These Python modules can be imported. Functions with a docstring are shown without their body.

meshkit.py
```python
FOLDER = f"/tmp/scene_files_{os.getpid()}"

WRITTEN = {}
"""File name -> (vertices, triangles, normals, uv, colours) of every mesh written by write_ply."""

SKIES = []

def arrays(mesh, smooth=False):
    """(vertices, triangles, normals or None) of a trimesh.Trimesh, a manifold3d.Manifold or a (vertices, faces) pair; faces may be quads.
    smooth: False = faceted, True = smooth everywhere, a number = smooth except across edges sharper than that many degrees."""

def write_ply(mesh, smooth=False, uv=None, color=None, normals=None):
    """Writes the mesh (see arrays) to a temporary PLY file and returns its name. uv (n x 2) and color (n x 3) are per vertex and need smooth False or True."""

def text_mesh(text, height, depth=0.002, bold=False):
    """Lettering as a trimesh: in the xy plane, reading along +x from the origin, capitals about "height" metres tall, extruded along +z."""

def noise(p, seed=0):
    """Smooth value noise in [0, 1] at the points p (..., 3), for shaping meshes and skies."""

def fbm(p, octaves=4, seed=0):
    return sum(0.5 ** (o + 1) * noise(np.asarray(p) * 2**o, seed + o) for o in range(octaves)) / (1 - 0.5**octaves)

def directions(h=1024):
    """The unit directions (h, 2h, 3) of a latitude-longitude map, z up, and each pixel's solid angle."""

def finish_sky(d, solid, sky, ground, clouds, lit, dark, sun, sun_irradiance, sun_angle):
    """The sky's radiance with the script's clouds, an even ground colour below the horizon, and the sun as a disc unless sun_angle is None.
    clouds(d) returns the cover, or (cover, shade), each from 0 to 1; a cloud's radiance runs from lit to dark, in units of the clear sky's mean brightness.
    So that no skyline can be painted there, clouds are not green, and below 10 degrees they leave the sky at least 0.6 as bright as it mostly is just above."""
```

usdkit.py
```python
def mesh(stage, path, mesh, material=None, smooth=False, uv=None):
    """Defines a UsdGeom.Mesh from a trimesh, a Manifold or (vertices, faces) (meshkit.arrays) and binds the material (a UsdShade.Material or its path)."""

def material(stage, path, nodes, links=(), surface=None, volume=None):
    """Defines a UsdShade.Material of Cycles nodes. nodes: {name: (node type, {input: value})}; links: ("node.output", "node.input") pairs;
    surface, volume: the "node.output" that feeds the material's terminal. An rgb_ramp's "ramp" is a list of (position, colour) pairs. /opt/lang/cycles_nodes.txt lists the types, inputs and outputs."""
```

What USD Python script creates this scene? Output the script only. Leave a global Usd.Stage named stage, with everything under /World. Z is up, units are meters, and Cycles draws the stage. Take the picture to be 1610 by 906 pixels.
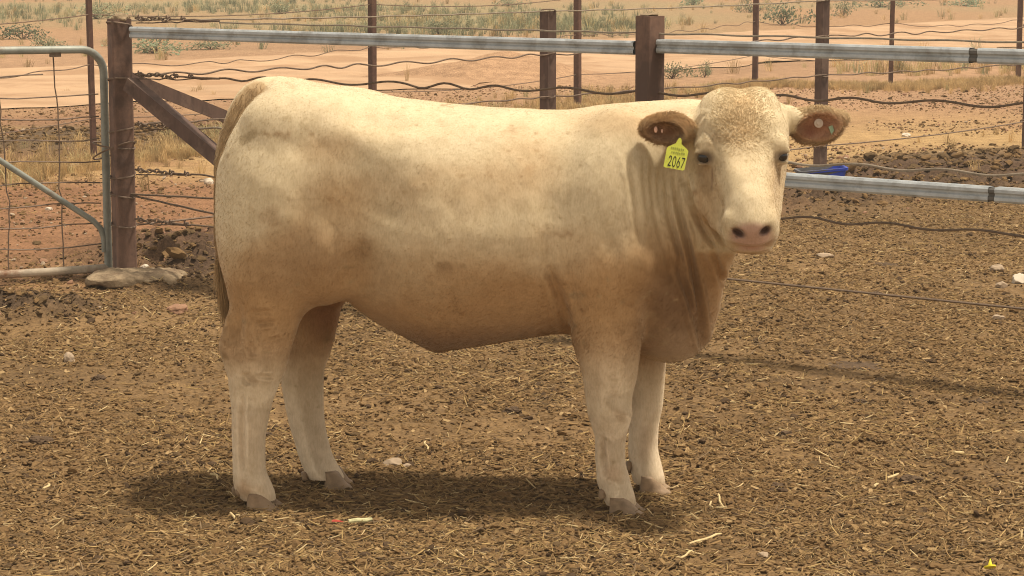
import math
import numpy as np
import trimesh
import manifold3d as m3
from scipy.interpolate import PchipInterpolator
from pxr import Usd, UsdGeom, UsdLux, UsdShade, Sdf, Gf, Vt
import usdkit
import meshkit

# ---------------------------------------------------------------- camera, sky, sun, exposure
CAM_H = 1.6
FPX = 3700.0                       # focal length in pixels of a 1610 pixel wide picture
PITCH = math.atan(533.0 / FPX)     # horizon lies 80 pixels above the frame
EXPOSURE = 0.05
SUN_TO = np.array([0.29, -0.04, 0.95]); SUN_TO = SUN_TO / np.linalg.norm(SUN_TO)
SUN_INTENSITY, SUN_COLOR, SUN_ANGLE = 1.15, (1.0, 0.89, 0.74), 4.5
SKY_STRENGTH = 0.15

stage = Usd.Stage.CreateInMemory()
UsdGeom.SetStageUpAxis(stage, UsdGeom.Tokens.z)
UsdGeom.SetStageMetersPerUnit(stage, 1.0)
world = UsdGeom.Xform.Define(stage, '/World')
stage.SetDefaultPrim(world.GetPrim())
UsdGeom.Scope.Define(stage, '/World/Looks')

cam = UsdGeom.Camera.Define(stage, '/World/camera')
cam.CreateHorizontalApertureAttr(36.0)
cam.CreateVerticalApertureAttr(36.0 * 906 / 1610)
cam.CreateFocalLengthAttr(36.0 * FPX / 1610)
cam.CreateExposureAttr(EXPOSURE)
cam.AddTranslateOp().Set(Gf.Vec3d(0, 0, CAM_H))
cam.AddRotateXOp().Set(90 - math.degrees(PITCH))

elev = math.asin(SUN_TO[2])
sky_mat = usdkit.material(stage, '/World/Looks/sky_look', {
    's': ('sky_texture', {'sky_type': 'single_scattering', 'sun_disc': False, 'sun_elevation': elev,
                          'sun_rotation': math.atan2(SUN_TO[0], SUN_TO[1]), 'aerosol_density': 3.0, 'air_density': 1.0}),
    'h': ('hsv', {'saturation': 0.35}), 'dust': ('mix_color', {'blend_type': 'multiply', 'fac': 1.0, 'b': (1.12, .97, .78), 'use_clamp': False}),   # a dusty, hazy sky
    'b': ('background_shader', {'strength': SKY_STRENGTH})}, [('s.color', 'h.color'), ('h.color', 'dust.a'), ('dust.result', 'b.color')], surface='b.background')
dome = UsdLux.DomeLight.Define(stage, '/World/sky')
UsdShade.MaterialBindingAPI.Apply(dome.GetPrim()).Bind(sky_mat)
dome.GetPrim().SetCustomDataByKey('kind', 'structure')
sun = UsdLux.DistantLight.Define(stage, '/World/sun')
sun.CreateNormalizeAttr(True); sun.CreateIntensityAttr(SUN_INTENSITY)
sun.CreateAngleAttr(SUN_ANGLE); sun.CreateColorAttr(Gf.Vec3f(*SUN_COLOR))
zax = SUN_TO; xax = np.cross([0, 1, 0], zax); xax /= np.linalg.norm(xax); yax = np.cross(zax, xax)
M = Gf.Matrix4d(*[float(v) for v in (*xax, 0, *yax, 0, *zax, 0, 0, 0, 10, 1)])
sun.AddTransformOp().Set(M)

# ---------------------------------------------------------------- measuring the photograph
FWD = np.array([0, math.cos(PITCH), -math.sin(PITCH)]); UP = np.array([0, math.sin(PITCH), math.cos(PITCH)])


def ray(px, py):
    px, py = np.asarray(px, float), np.asarray(py, float)
    return (px[..., None] - 805) / FPX * np.array([1.0, 0, 0]) + (453 - py[..., None]) / FPX * UP + FWD


def at(px, py, y):
    """The point at distance y (metres into the scene) that is seen at a pixel."""
    r = ray(px, py)
    return np.array([0, 0, CAM_H]) + r * (np.asarray(y, float) / r[..., 1])[..., None]


def on_ground(px, py, z=0.0):
    r = ray(px, py)
    return np.array([0, 0, CAM_H]) + r * ((z - CAM_H) / r[..., 2])[..., None]


def seen(p):
    d = np.asarray(p, float) - [0, 0, CAM_H]
    w = d @ FWD
    return 805 + FPX * d[..., 0] / w, 453 - FPX * (d @ UP) / w, w


def line_distance(x, y, pts):
    pts = np.array(pts, float)
    if len(pts) > 2:
        t = np.arange(len(pts)); pts = PchipInterpolator(t, pts)(np.linspace(0, len(pts) - 1, 5 * len(pts)))
    best, along = np.full(len(x), 1e9), np.zeros(len(x))
    for i in range(len(pts) - 1):
        a, e = pts[i], pts[i + 1] - pts[i]
        t = np.clip(((x - a[0]) * e[0] + (y - a[1]) * e[1]) / (e @ e), 0, 1)
        d = np.hypot(x - a[0] - t * e[0], y - a[1] - t * e[1])
        along = np.where(d < best, (i + t) / (len(pts) - 1), along)
        best = np.minimum(best, d)
    return best, along

# ---------------------------------------------------------------- prims, materials, small shapes
used = {}


def numbered(path):
    n = used.get(path, -1) + 1
    used[path] = n
    return path if n == 0 else f'{path}_{n:03d}'


def tag(prim, label=None, cat=None, group=None, kind=None):
    for k, v in (('label', label), ('category', cat), ('group', group), ('kind', kind)):
        if v:
            prim.SetCustomDataByKey(k, v)
    return prim


def thing(name, label, cat, loc=(0, 0, 0), group=None):
    x = UsdGeom.Xform.Define(stage, numbered('/World/' + name))
    x.AddTranslateOp().Set(Gf.Vec3d(*map(float, loc)))
    return tag(x.GetPrim(), label, cat, group)


def part(name, mesh, mat, parent=None, smooth=35, world_space=True, label=None, kind=None):
    """One mesh of the scene; a part's shape is given in world metres and stored about its thing's base."""
    path = numbered((str(parent.GetPath()) if parent else '/World') + '/' + name)
    v, f, n = meshkit.arrays(mesh, smooth)
    if parent and world_space:
        top = parent
        while top.GetParent().GetName() != 'World':
            top = top.GetParent()
        v = v - np.array(UsdGeom.Xformable(top).GetLocalTransformation().ExtractTranslation())
    m = UsdGeom.Mesh.Define(stage, path)
    m.CreatePointsAttr(Vt.Vec3fArray.FromNumpy(v.astype(np.float32)))
    m.CreateFaceVertexCountsAttr(Vt.IntArray.FromNumpy(np.full(len(f), 3, np.int32)))
    m.CreateFaceVertexIndicesAttr(Vt.IntArray.FromNumpy(f.astype(np.int32).ravel()))
    m.CreateSubdivisionSchemeAttr('none')
    if n is not None:
        m.CreateNormalsAttr(Vt.Vec3fArray.FromNumpy(n.astype(np.float32))); m.SetNormalsInterpolation('vertex')
    UsdShade.MaterialBindingAPI.Apply(m.GetPrim()).Bind(mat)
    if label or kind:
        tag(m.GetPrim(), label, kind=kind)
    return m.GetPrim()


def primvar(prim, name, values):
    t = Sdf.ValueTypeNames.Color3fArray if np.ndim(values) == 2 else Sdf.ValueTypeNames.FloatArray
    A = Vt.Vec3fArray if np.ndim(values) == 2 else Vt.FloatArray
    UsdGeom.PrimvarsAPI(prim).CreatePrimvar(name, t, 'vertex').Set(A.FromNumpy(np.ascontiguousarray(values, np.float32)))


def look(name, color, rough=0.8, vary=0.35, scale=20.0, bump=0.3, dist=0.004, metallic=0.0, dark=None, spots=None, spot_scale=6.0, spot_at=0.55, spec=0.35, stretch=(1, 1, 1)):
    """Colour with grain, a second tone in soft patches (rust, grime), and fine relief, in object space."""
    c = np.array(color)
    d = np.array(dark) if dark is not None else c * (1 - vary)
    nodes = {'t': ('texture_coordinate', {}), 'mp': ('mapping', {'scale': stretch}),
             'n': ('noise_texture', {'scale': scale, 'detail': 6.0, 'roughness': 0.65}),
             'r': ('rgb_ramp', {'ramp': [(0.30, tuple(d)), (0.52, tuple(c)), (0.72, tuple(np.minimum(c * (1 + vary * .6), .95)))]}),
             'b': ('bump', {'strength': bump, 'distance': dist}),
             'p': ('principled_bsdf', {'roughness': rough, 'metallic': metallic, 'specular_ior_level': spec})}
    links = [('t.object', 'mp.vector'), ('mp.vector', 'n.vector'), ('n.fac', 'r.fac'), ('n.fac', 'b.height'), ('b.normal', 'p.normal')]
    if spots is not None:
        nodes['n2'] = ('noise_texture', {'scale': spot_scale, 'detail': 5.0, 'roughness': 0.7})
        nodes['r2'] = ('rgb_ramp', {'ramp': [(spot_at - .06, (0, 0, 0)), (spot_at + .08, (1, 1, 1))]})
        nodes['mx'] = ('mix_color', {'b': tuple(spots)})
        links += [('t.object', 'n2.vector'), ('n2.fac', 'r2.fac'), ('r2.color', 'mx.fac'), ('r.color', 'mx.a'), ('mx.result', 'p.base_color')]
    else:
        links += [('r.color', 'p.base_color')]
    return usdkit.material(stage, '/World/Looks/' + name, nodes, links, surface='p.BSDF')


def leafy(name, color, vary=0.4, trans=0.3):
    c = np.array(color)
    return usdkit.material(stage, '/World/Looks/' + name, {
        'o': ('object_info', {}), 'g': ('geometry', {}), 'n': ('noise_texture', {'scale': 1.7, 'detail': 3.0}), 'ad': ('math', {'math_type': 'add'}), 'fr': ('math', {'math_type': 'fraction'}),
        'r': ('rgb_ramp', {'ramp': [(0, tuple(c * (1 - vary))), (.5, tuple(c)), (1, tuple(np.minimum(c * (1 + vary), .9)))]}),
        'd': ('diffuse_bsdf', {}), 't': ('translucent_bsdf', {}), 'm': ('mix_closure', {'fac': trans})},
        [('o.random', 'ad.value1'), ('g.random_per_island', 'ad.value2'), ('ad.value', 'fr.value1'), ('fr.value', 'r.fac'), ('r.color', 'd.color'), ('r.color', 't.color'), ('d.BSDF', 'm.closure1'), ('t.BSDF', 'm.closure2')], surface='m.closure')


def tube(points, radius, sides=8, caps=True):
    P = np.asarray(points, float)
    r = np.broadcast_to(np.asarray(radius, float), len(P))
    T = np.gradient(P, axis=0); T /= np.linalg.norm(T, axis=1, keepdims=True)
    ref = np.array([0, 0, 1.0]) if abs(T[0, 2]) < .9 else np.array([1.0, 0, 0])
    u = np.cross(T[0], ref); u /= np.linalg.norm(u)
    rings = []
    for i in range(len(P)):
        u = u - T[i] * (u @ T[i]); u /= np.linalg.norm(u)
        w = np.cross(T[i], u)
        a = np.arange(sides) * 2 * math.pi / sides
        rings.append(P[i] + r[i] * (np.cos(a)[:, None] * u + np.sin(a)[:, None] * w))
    V = np.vstack(rings); F = []
    n = len(P)
    i, j = np.meshgrid(np.arange(n - 1), np.arange(sides), indexing='ij')
    a, b = i * sides + j, i * sides + (j + 1) % sides
    F = np.stack([a, b, b + sides, a + sides], -1).reshape(-1, 4)
    F = np.vstack([F[:, [0, 1, 2]], F[:, [0, 2, 3]]])
    if caps:
        V = np.vstack([V, P[:1], P[-1:]])
        k = np.arange(sides)
        F = np.vstack([F, np.stack([np.full(sides, n * sides), (k + 1) % sides, k], 1), np.stack([np.full(sides, n * sides + 1), (n - 1) * sides + k, (n - 1) * sides + (k + 1) % sides], 1)])
    return trimesh.Trimesh(V, F, process=False)


def sweep(profile, p0, p1, up=(0, 0, 1)):
    """A straight bar: PROFILE (across, up) points from p0 to p1."""
    p0, p1 = np.array(p0, float), np.array(p1, float)
    t = (p1 - p0) / np.linalg.norm(p1 - p0)
    a = np.cross(t, up); a /= np.linalg.norm(a); u = np.cross(a, t)
    pr = np.array(profile, float)
    V = np.vstack([p + pr[:, :1] * a + pr[:, 1:] * u for p in (p0, p1)])
    n = len(pr); k = np.arange(n)
    F = [np.stack([k, (k + 1) % n, (k + 1) % n + n], 1), np.stack([k, (k + 1) % n + n, k + n], 1)]
    tri = trimesh.creation.triangulate_polygon(__import__('shapely').Polygon(pr), engine='earcut')
    tv, tf = tri
    if len(tv) == n and np.allclose(tv, pr):
        F += [tf, tf[:, ::-1] + n]
    m = trimesh.Trimesh(V, np.vstack(F), process=False)
    trimesh.repair.fix_normals(m)
    return m


def join(ms):
    return trimesh.util.concatenate(ms)


def rotz(m, a, about=(0, 0, 0)):
    m.apply_transform(trimesh.transformations.rotation_matrix(a, [0, 0, 1], about))
    return m


def rock(rng, size, flat=0.6, sub=2, rough=0.35, loc=(0, 0, 0)):
    m = trimesh.creation.icosphere(sub, 0.5)
    s = rng.integers(1000)
    v = m.vertices
    v = v * (1 + rough * (meshkit.fbm(v * 3.0 + s, 3, s) - .5)[:, None] * 2)
    for _ in range(4):                                   # a few flat faces
        n = rng.normal(size=3); n /= np.linalg.norm(n)
        d = v @ n; v = v - np.maximum(d - .36, 0)[:, None] * n
    v = v * np.array(size) * [1, 1, flat]
    a = rng.uniform(0, 6.3); R = np.array([[math.cos(a), -math.sin(a), 0], [math.sin(a), math.cos(a), 0], [0, 0, 1]])
    m.vertices = v @ R.T + loc
    return m


def quats(q):
    return Vt.QuathArray([Gf.Quath(float(a), float(b), float(c), float(d)) for a, b, c, d in q])


def scatter(name, label, cat, protos, pos, yaw, tilt, roll, scale, index):
    """A scatter of uncountable bits: PROTOS are (name, mesh, material)."""
    pi = UsdGeom.PointInstancer.Define(stage, numbered('/World/' + name))
    targets = []
    for n, m, mat in protos:
        p = part(n, m, mat, pi.GetPrim(), smooth=False, world_space=False)
        targets.append(p.GetPath())
    pi.CreatePrototypesRel().SetTargets(targets)
    cy, sy, ct, st, cr, sr = (g(x / 2) for x in (yaw, tilt, roll) for g in (np.cos, np.sin))
    q = np.stack([cr * ct * cy + sr * st * sy, sr * ct * cy - cr * st * sy, cr * st * cy + sr * ct * sy, cr * ct * sy - sr * st * cy], 1)
    pi.CreatePositionsAttr(Vt.Vec3fArray.FromNumpy(pos.astype(np.float32)))
    pi.CreateOrientationsAttr(quats(q))
    pi.CreateScalesAttr(Vt.Vec3fArray.FromNumpy((scale if np.ndim(scale) == 2 else np.repeat(scale[:, None], 3, 1)).astype(np.float32)))
    pi.CreateProtoIndicesAttr(Vt.IntArray.FromNumpy(index.astype(np.int32)))
    return tag(pi.GetPrim(), label, cat, kind='stuff')


# ---------------------------------------------------------------- the ground: one sheet to the horizon
def ground_line(pts):
    g = on_ground(*np.array(pts, float).T)
    return g[:, :2]


LITTER_EDGE = ground_line([(-200, 452), (0, 446), (170, 438), (340, 425), (700, 385), (1000, 350), (1240, 318), (1610, 300), (1900, 285)])
FENCE_A, FENCE_B = on_ground(200, 441), on_ground(1017, 541)
TRACK = ground_line([(-900, 150), (-300, 146), (0, 136), (350, 122), (700, 100), (1000, 84), (1300, 66), (1610, 46), (2100, 20), (2600, 5)])
TRACK_HALF = 3.6


def smooth(a, b, x):
    t = np.clip((x - a) / (b - a), 0, 1)
    return t * t * (3 - 2 * t)


def n2(x, y, s, seed=0, oct=3):
    return meshkit.fbm(np.stack([x * s, y * s, np.full(np.shape(x), .37)], -1), oct, seed)


def blob(x, y, px, py, rx, ry):
    """1 inside an oval patch of ground seen at a pixel, half sizes in metres."""
    c = on_ground(px, py)
    return np.exp(-(((x - c[0]) / rx) ** 2 + ((y - c[1]) / ry) ** 2) ** 1.5)


def muck(x, y):
    w = (n2(x, y, 1.1, 60) - .5)
    m = blob(x, y, 1500, 276, 1.0, 1.5) + blob(x, y, 1605, 255, .7, 1.2) + blob(x, y, 1380, 292, .6, .8) + .7 * blob(x, y, 1300, 320, .5, .6) + .8 * blob(x, y, 270, 395, .55, .9) + .8 * blob(x, y, 320, 440, .3, .5) + .9 * blob(x, y, 30, 492, .45, .25) + .75 * blob(x, y, 60, 228, 1.8, 1.7) + .75 * blob(x, y, 280, 212, 1.6, 1.7)
    return np.clip(m * (1 + 1.6 * w), 0, 1)


def ridge_line(x, y):
    d, _ = line_distance(x, y, ground_line([(1075, 578), (1120, 594), (1200, 604), (1330, 618), (1460, 632), (1560, 640), (1700, 650)]))
    return d


PRINTS = np.random.default_rng(31)
PRINTS = np.stack([PRINTS.uniform(-3.2, 3.2, 330), PRINTS.uniform(5.3, 12.5, 330), PRINTS.uniform(0, 6.3, 330), PRINTS.uniform(.5, 1.1, 330)], 1)


def hoof_prints(x, y):
    """Two-toed dents trodden into the floor."""
    out = np.zeros_like(x)
    for cx, cy, a, s in PRINTS:
        m = np.where((np.abs(x - cx) < .14) & (np.abs(y - cy) < .14))[0]
        if len(m):
            u = (x[m] - cx) * math.cos(a) + (y[m] - cy) * math.sin(a); v = (y[m] - cy) * math.cos(a) - (x[m] - cx) * math.sin(a)
            r = np.minimum((u / .052) ** 2 + ((v - .024) / .021) ** 2, (u / .052) ** 2 + ((v + .024) / .021) ** 2)
            out[m] += s * (-.017 * np.exp(-r ** 1.5) + .006 * np.exp(-((np.sqrt((u / .06) ** 2 + (v / .055) ** 2) - 1.15) / .25) ** 2))
    return out


def height(x, y):
    h = np.zeros_like(x)
    near = (y < 24) & (y > -30) & (np.abs(x) < 12)
    X, Y = x[near], y[near]
    mk = muck(X, Y)
    fade = smooth(23, 15, Y) * smooth(-30, 0, Y) * smooth(12, 7, np.abs(X))
    base = (n2(X, Y, .8, 1) - .5) * .05 + (n2(X, Y, 4.5, 2) - .5) * .022 + (n2(X, Y, 15, 3, 2) - .5) * .014 + (n2(X, Y, 38, 4, 2) - .5) * .008
    lump = (np.maximum(n2(X, Y, 9, 8, 3) - .42, 0) * .36 + (n2(X, Y, 26, 9, 2) - .5) * .035) * mk + mk * .02
    d = ridge_line(X, Y)
    h[near] = fade * (base + lump - .018 * np.exp(-(d / .035) ** 2) + .010 * np.exp(-((d - .07) / .04) ** 2))
    pen = near & (y > 5) & (y < 13) & (np.abs(x) < 3.5)
    h[pen] += hoof_prints(x[pen], y[pen])
    far = (y > 20) & (y < 60)
    c = on_ground(780, 122)
    h[far] += .30 * np.exp(-((x[far] - c[0]) / 1.0) ** 2 - ((y[far] - c[1]) / .8) ** 2) * (.5 + n2(x[far], y[far], 1.5, 9)) * smooth(60, 40, y[far])
    return h


def axis_lines(dense0, dense1, step, grow, far0, far1, cap):
    up, s = [dense1], step
    while up[-1] < far1:
        s = min(s * grow, cap * max(1, abs(up[-1]) / 60)); up.append(up[-1] + s)
    dn, s = [dense0], step
    while dn[-1] > far0:
        s = min(s * grow * 1.03, 200); dn.append(dn[-1] - s)
    return np.r_[dn[::-1], np.arange(dense0, dense1, step)[1:], up]


gx = axis_lines(-1.95, 1.95, .017, 1.035, -900, 900, 12)
gy = axis_lines(5.3, 9.2, .017, 1.0085, -200, 1800, .4)
GX, GY = np.meshgrid(gx, gy)
gxf, gyf = GX.ravel(), GY.ravel()
gh = height(gxf, gyf)


def ground_tone(x, y):
    """The colour of the earth itself: brown litter in the pen, red earth beyond, grey muck, straw, and sandy plain."""
    edge = np.interp(x, LITTER_EDGE[:, 0], LITTER_EDGE[:, 1])
    w = n2(x, y, .9, 21) - .5
    litter = smooth(1.1, -1.1, y - edge + w * 3.2)
    a, b, c = n2(x, y, 2.2, 22), n2(x, y, .35, 23), n2(x, y, .12, 24)
    red = np.array([.225, .120, .062]); brown = np.array([.178, .113, .053]); dark = np.array([.066, .045, .031])
    t = red * (1 + .5 * (a - .5)[:, None]) 
    sand = smooth(19, 27, y)
    t = t * (1 - sand[:, None]) + sand[:, None] * (np.array([.33, .205, .118]) * (1 + .7 * (b - .5))[:, None])
    plain = smooth(36, 46, y + (c - .5) * 14 + (b - .5) * 10)
    gp = np.clip((c - .34) * 3.2, 0, 1)[:, None]
    t = t * (1 - plain[:, None]) + plain[:, None] * ((1 - gp) * np.array([.32, .195, .105]) + gp * np.array([.265, .215, .115]))
    straw = smooth(.42, .62, n2(x, y, .5, 25)) * smooth(15.6, 17.2, y) * smooth(25, 20, y)
    t = t + (np.array([.50, .36, .16]) - t) * (.5 * straw)[:, None]
    t = t * (1 - litter[:, None]) + litter[:, None] * brown * (1 + .8 * (a - .5) + .5 * (n2(x, y, .8, 26) - .5))[:, None]
    mk = np.zeros_like(x); s = y < 26
    mk[s] = muck(x[s], y[s])
    t = t + (dark - t) * (.85 * mk)[:, None]
    r = np.zeros_like(x); s = (y < 12) & (y > 4) & (np.abs(x) < 6)
    r[s] = np.exp(-(ridge_line(x[s], y[s]) / .05) ** 2)
    t = t + (dark - t) * (.55 * r)[:, None]
    return np.clip(t, .01, .9)


gi, gj = np.meshgrid(np.arange(len(gy) - 1), np.arange(len(gx) - 1), indexing='ij')
q0 = (gi * len(gx) + gj).ravel()
gf = np.vstack([np.stack([q0, q0 + 1, q0 + len(gx) + 1], 1), np.stack([q0, q0 + len(gx) + 1, q0 + len(gx)], 1)])
ground_look = usdkit.material(stage, '/World/Looks/ground_look', {
    'a': ('attribute', {'attribute': 'tone'}), 'g': ('geometry', {}),
    'n1': ('noise_texture', {'scale': 55.0, 'detail': 6.0, 'roughness': 0.7}), 'n2': ('noise_texture', {'scale': 7.0, 'detail': 5.0, 'roughness': 0.6}),
    'v': ('voronoi_texture', {'scale': 42.0, 'randomness': 1.0}),
    'r1': ('rgb_ramp', {'ramp': [(.28, (.45, .43, .42)), (.5, (1, 1, 1)), (.75, (1.35, 1.33, 1.25))]}),
    'r2': ('rgb_ramp', {'ramp': [(.3, (.72, .70, .68)), (.6, (1.1, 1.1, 1.1))]}),
    'm1': ('mix_color', {'blend_type': 'multiply', 'fac': 1.0}), 'm2': ('mix_color', {'blend_type': 'multiply', 'fac': 1.0}),
    'h': ('math', {'math_type': 'add'}), 'b': ('bump', {'strength': 0.7, 'distance': 0.012}),
    'p': ('principled_bsdf', {'roughness': 0.95, 'specular_ior_level': 0.15})},
    [('g.position', 'n1.vector'), ('g.position', 'n2.vector'), ('g.position', 'v.vector'), ('n1.fac', 'r1.fac'), ('n2.fac', 'r2.fac'), ('a.color', 'm1.a'), ('r1.color', 'm1.b'),
     ('m1.result', 'm2.a'), ('r2.color', 'm2.b'), ('m2.result', 'p.base_color'), ('n1.fac', 'h.value1'), ('v.distance', 'h.value2'), ('h.value', 'b.height'), ('b.normal', 'p.normal')], surface='p.BSDF')
g = part('ground', (np.stack([gxf, gyf, gh], 1), gf), ground_look, smooth=True)
tag(g, 'brown trampled pen floor running into red earth and a sandy plain', kind='structure')
primvar(g, 'tone', ground_tone(gxf, gyf))

# the sandy track that crosses the plain, laid on the earth with ragged edges and two worn ruts
tt = np.linspace(0, len(TRACK) - 1, 420)
tc = np.stack([PchipInterpolator(np.arange(len(TRACK)), TRACK[:, k])(tt) for k in (0, 1)], 1)
td = np.gradient(tc, axis=0); td /= np.linalg.norm(td, axis=1, keepdims=True)
tn = np.stack([-td[:, 1], td[:, 0]], 1)
us = np.linspace(-1, 1, 45)
half = TRACK_HALF * (1 + .12 * (n2(tc[:, 0], tc[:, 1], .3, 31) - .5))
TX = tc[:, None, :] + tn[:, None, :] * (us[None, :, None] * half[:, None, None])
edge = (np.abs(us) > .98)[None, :, None] * (n2(TX[..., 0], TX[..., 1], 1.2, 32)[..., None] - .5) * 1.6
TX = TX + tn[:, None, :] * edge * np.sign(us)[None, :, None]
uz = us[None, :] + .05 * (n2(tc[:, 0], tc[:, 1], .15, 33) - .5)[:, None]
tz = .012 + .05 * np.clip(1 - np.abs(us), 0, .25)[None, :] * 4 * (1 - .9 * np.exp(-((np.abs(uz) - .42) / .12) ** 2)) + .03 * (n2(TX[..., 0], TX[..., 1], 1.3, 34) - .5) * (np.abs(us) < .9)[None, :]
ti, tj = np.meshgrid(np.arange(len(tc) - 1), np.arange(len(us) - 1), indexing='ij')
q0 = (ti * len(us) + tj).ravel()
tf = np.vstack([np.stack([q0, q0 + len(us) + 1, q0 + 1], 1), np.stack([q0, q0 + len(us), q0 + len(us) + 1], 1)])
track_look = look('track_look', (.43, .285, .17), rough=.95, vary=.22, scale=1.3, bump=.4, dist=.05, spots=(.325, .20, .112), spot_scale=.55, spot_at=.52, spec=.15, stretch=(.35, 1, 1))
tm = trimesh.Trimesh(np.concatenate([TX, np.maximum(tz, .008)[..., None]], -1).reshape(-1, 3), tf, process=False)
if tm.face_normals[:, 2].mean() < 0:
    tm.faces = tm.faces[:, ::-1]
tag(part('dirt_track', tm, track_look, smooth=True), 'pale sandy vehicle track crossing the plain beyond the fences', kind='structure')

# ---------------------------------------------------------------- fences and gate
rust = look('rusty_steel_look', (.098, .060, .046), rough=.78, vary=.45, scale=14, bump=.35, dist=.003, spots=(.15, .10, .075), spot_scale=5, spot_at=.58, stretch=(1, 1, .25))
old_post = look('weathered_post_look', (.165, .098, .070), rough=.8, vary=.4, scale=18, bump=.4, dist=.003, spots=(.085, .052, .040), spot_scale=4, spot_at=.52, stretch=(1, 1, .2))
galv = look('galvanised_rail_look', (.43, .465, .475), rough=.55, vary=.30, scale=14, bump=.12, dist=.002, metallic=.2, spots=(.27, .28, .27), spot_scale=7, spot_at=.57, spec=.5, stretch=(1, .3, 1))
gate_look = look('gate_pipe_look', (.265, .28, .245), rough=.6, vary=.3, scale=12, bump=.2, dist=.002, metallic=.35, spots=(.20, .115, .065), spot_scale=3.2, spot_at=.62)
gate_base = look('worn_gate_pipe_look', (.36, .30, .22), rough=.75, vary=.35, scale=16, bump=.3, dist=.003, spots=(.19, .095, .05), spot_scale=4.5, spot_at=.52)
wire_look = look('old_wire_look', (.17, .12, .085), rough=.7, vary=.4, scale=30, bump=.2, dist=.001, metallic=.25)
cable_look = look('steel_cable_look', (.155, .11, .075), rough=.7, vary=.35, scale=60, bump=.4, dist=.001, metallic=.25)
pale_wire = look('pale_wire_look', (.28, .23, .17), rough=.6, vary=.3, scale=30, bump=.2, dist=.001, metallic=.4)
concrete = look('concrete_look', (.265, .20, .125), rough=.95, vary=.4, scale=22, bump=.8, dist=.012, spots=(.15, .105, .065), spot_scale=9, spot_at=.56, spec=.2)
joint_look = look('rail_joint_look', (.11, .105, .095), rough=.8, vary=.4, scale=30, bump=.2)

fd = (FENCE_B - FENCE_A)[:2] / np.linalg.norm((FENCE_B - FENCE_A)[:2])


def on_fence(px, z):
    """The point of the yard fence's plane, at height z, seen in pixel column px."""
    k = (px - 805) / FPX
    a, d = FENCE_A, fd
    # solve x = k * depth with depth = y cos p - (z - CAM_H) sin p
    c = math.cos(PITCH); s = -(z - CAM_H) * math.sin(PITCH)
    t = (k * (a[1] * c + s) - a[0]) / (d[0] - k * d[1] * c)
    return np.array([a[0] + d[0] * t, a[1] + d[1] * t, z])


def square_post(base, top, w, a, mat_cap=None, bury=.35):
    pr = np.array([[-1, -.86], [-.86, -1], [.86, -1], [1, -.86], [1, .86], [.86, 1], [-.86, 1], [-1, .86]]) * w / 2
    n = 14
    zs = np.linspace(base[2] - bury, top, n)
    V = np.vstack([np.c_[pr * (1 + .006 * math.sin(i * 2.3)), np.full(8, z)] for i, z in enumerate(zs)])
    i, j = np.meshgrid(np.arange(n - 1), np.arange(8), indexing='ij')
    p, q = (i * 8 + j).ravel(), (i * 8 + (j + 1) % 8).ravel()
    F = np.vstack([np.stack([p, q, q + 8], 1), np.stack([p, q + 8, p + 8], 1)])
    k = np.arange(1, 7)
    F = np.vstack([F, np.stack([np.full(6, (n - 1) * 8), (n - 1) * 8 + k, (n - 1) * 8 + k + 1], 1)])
    m = trimesh.Trimesh(V, F, process=False)
    rotz(m, a); m.apply_translation([base[0], base[1], 0])
    return m


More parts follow.
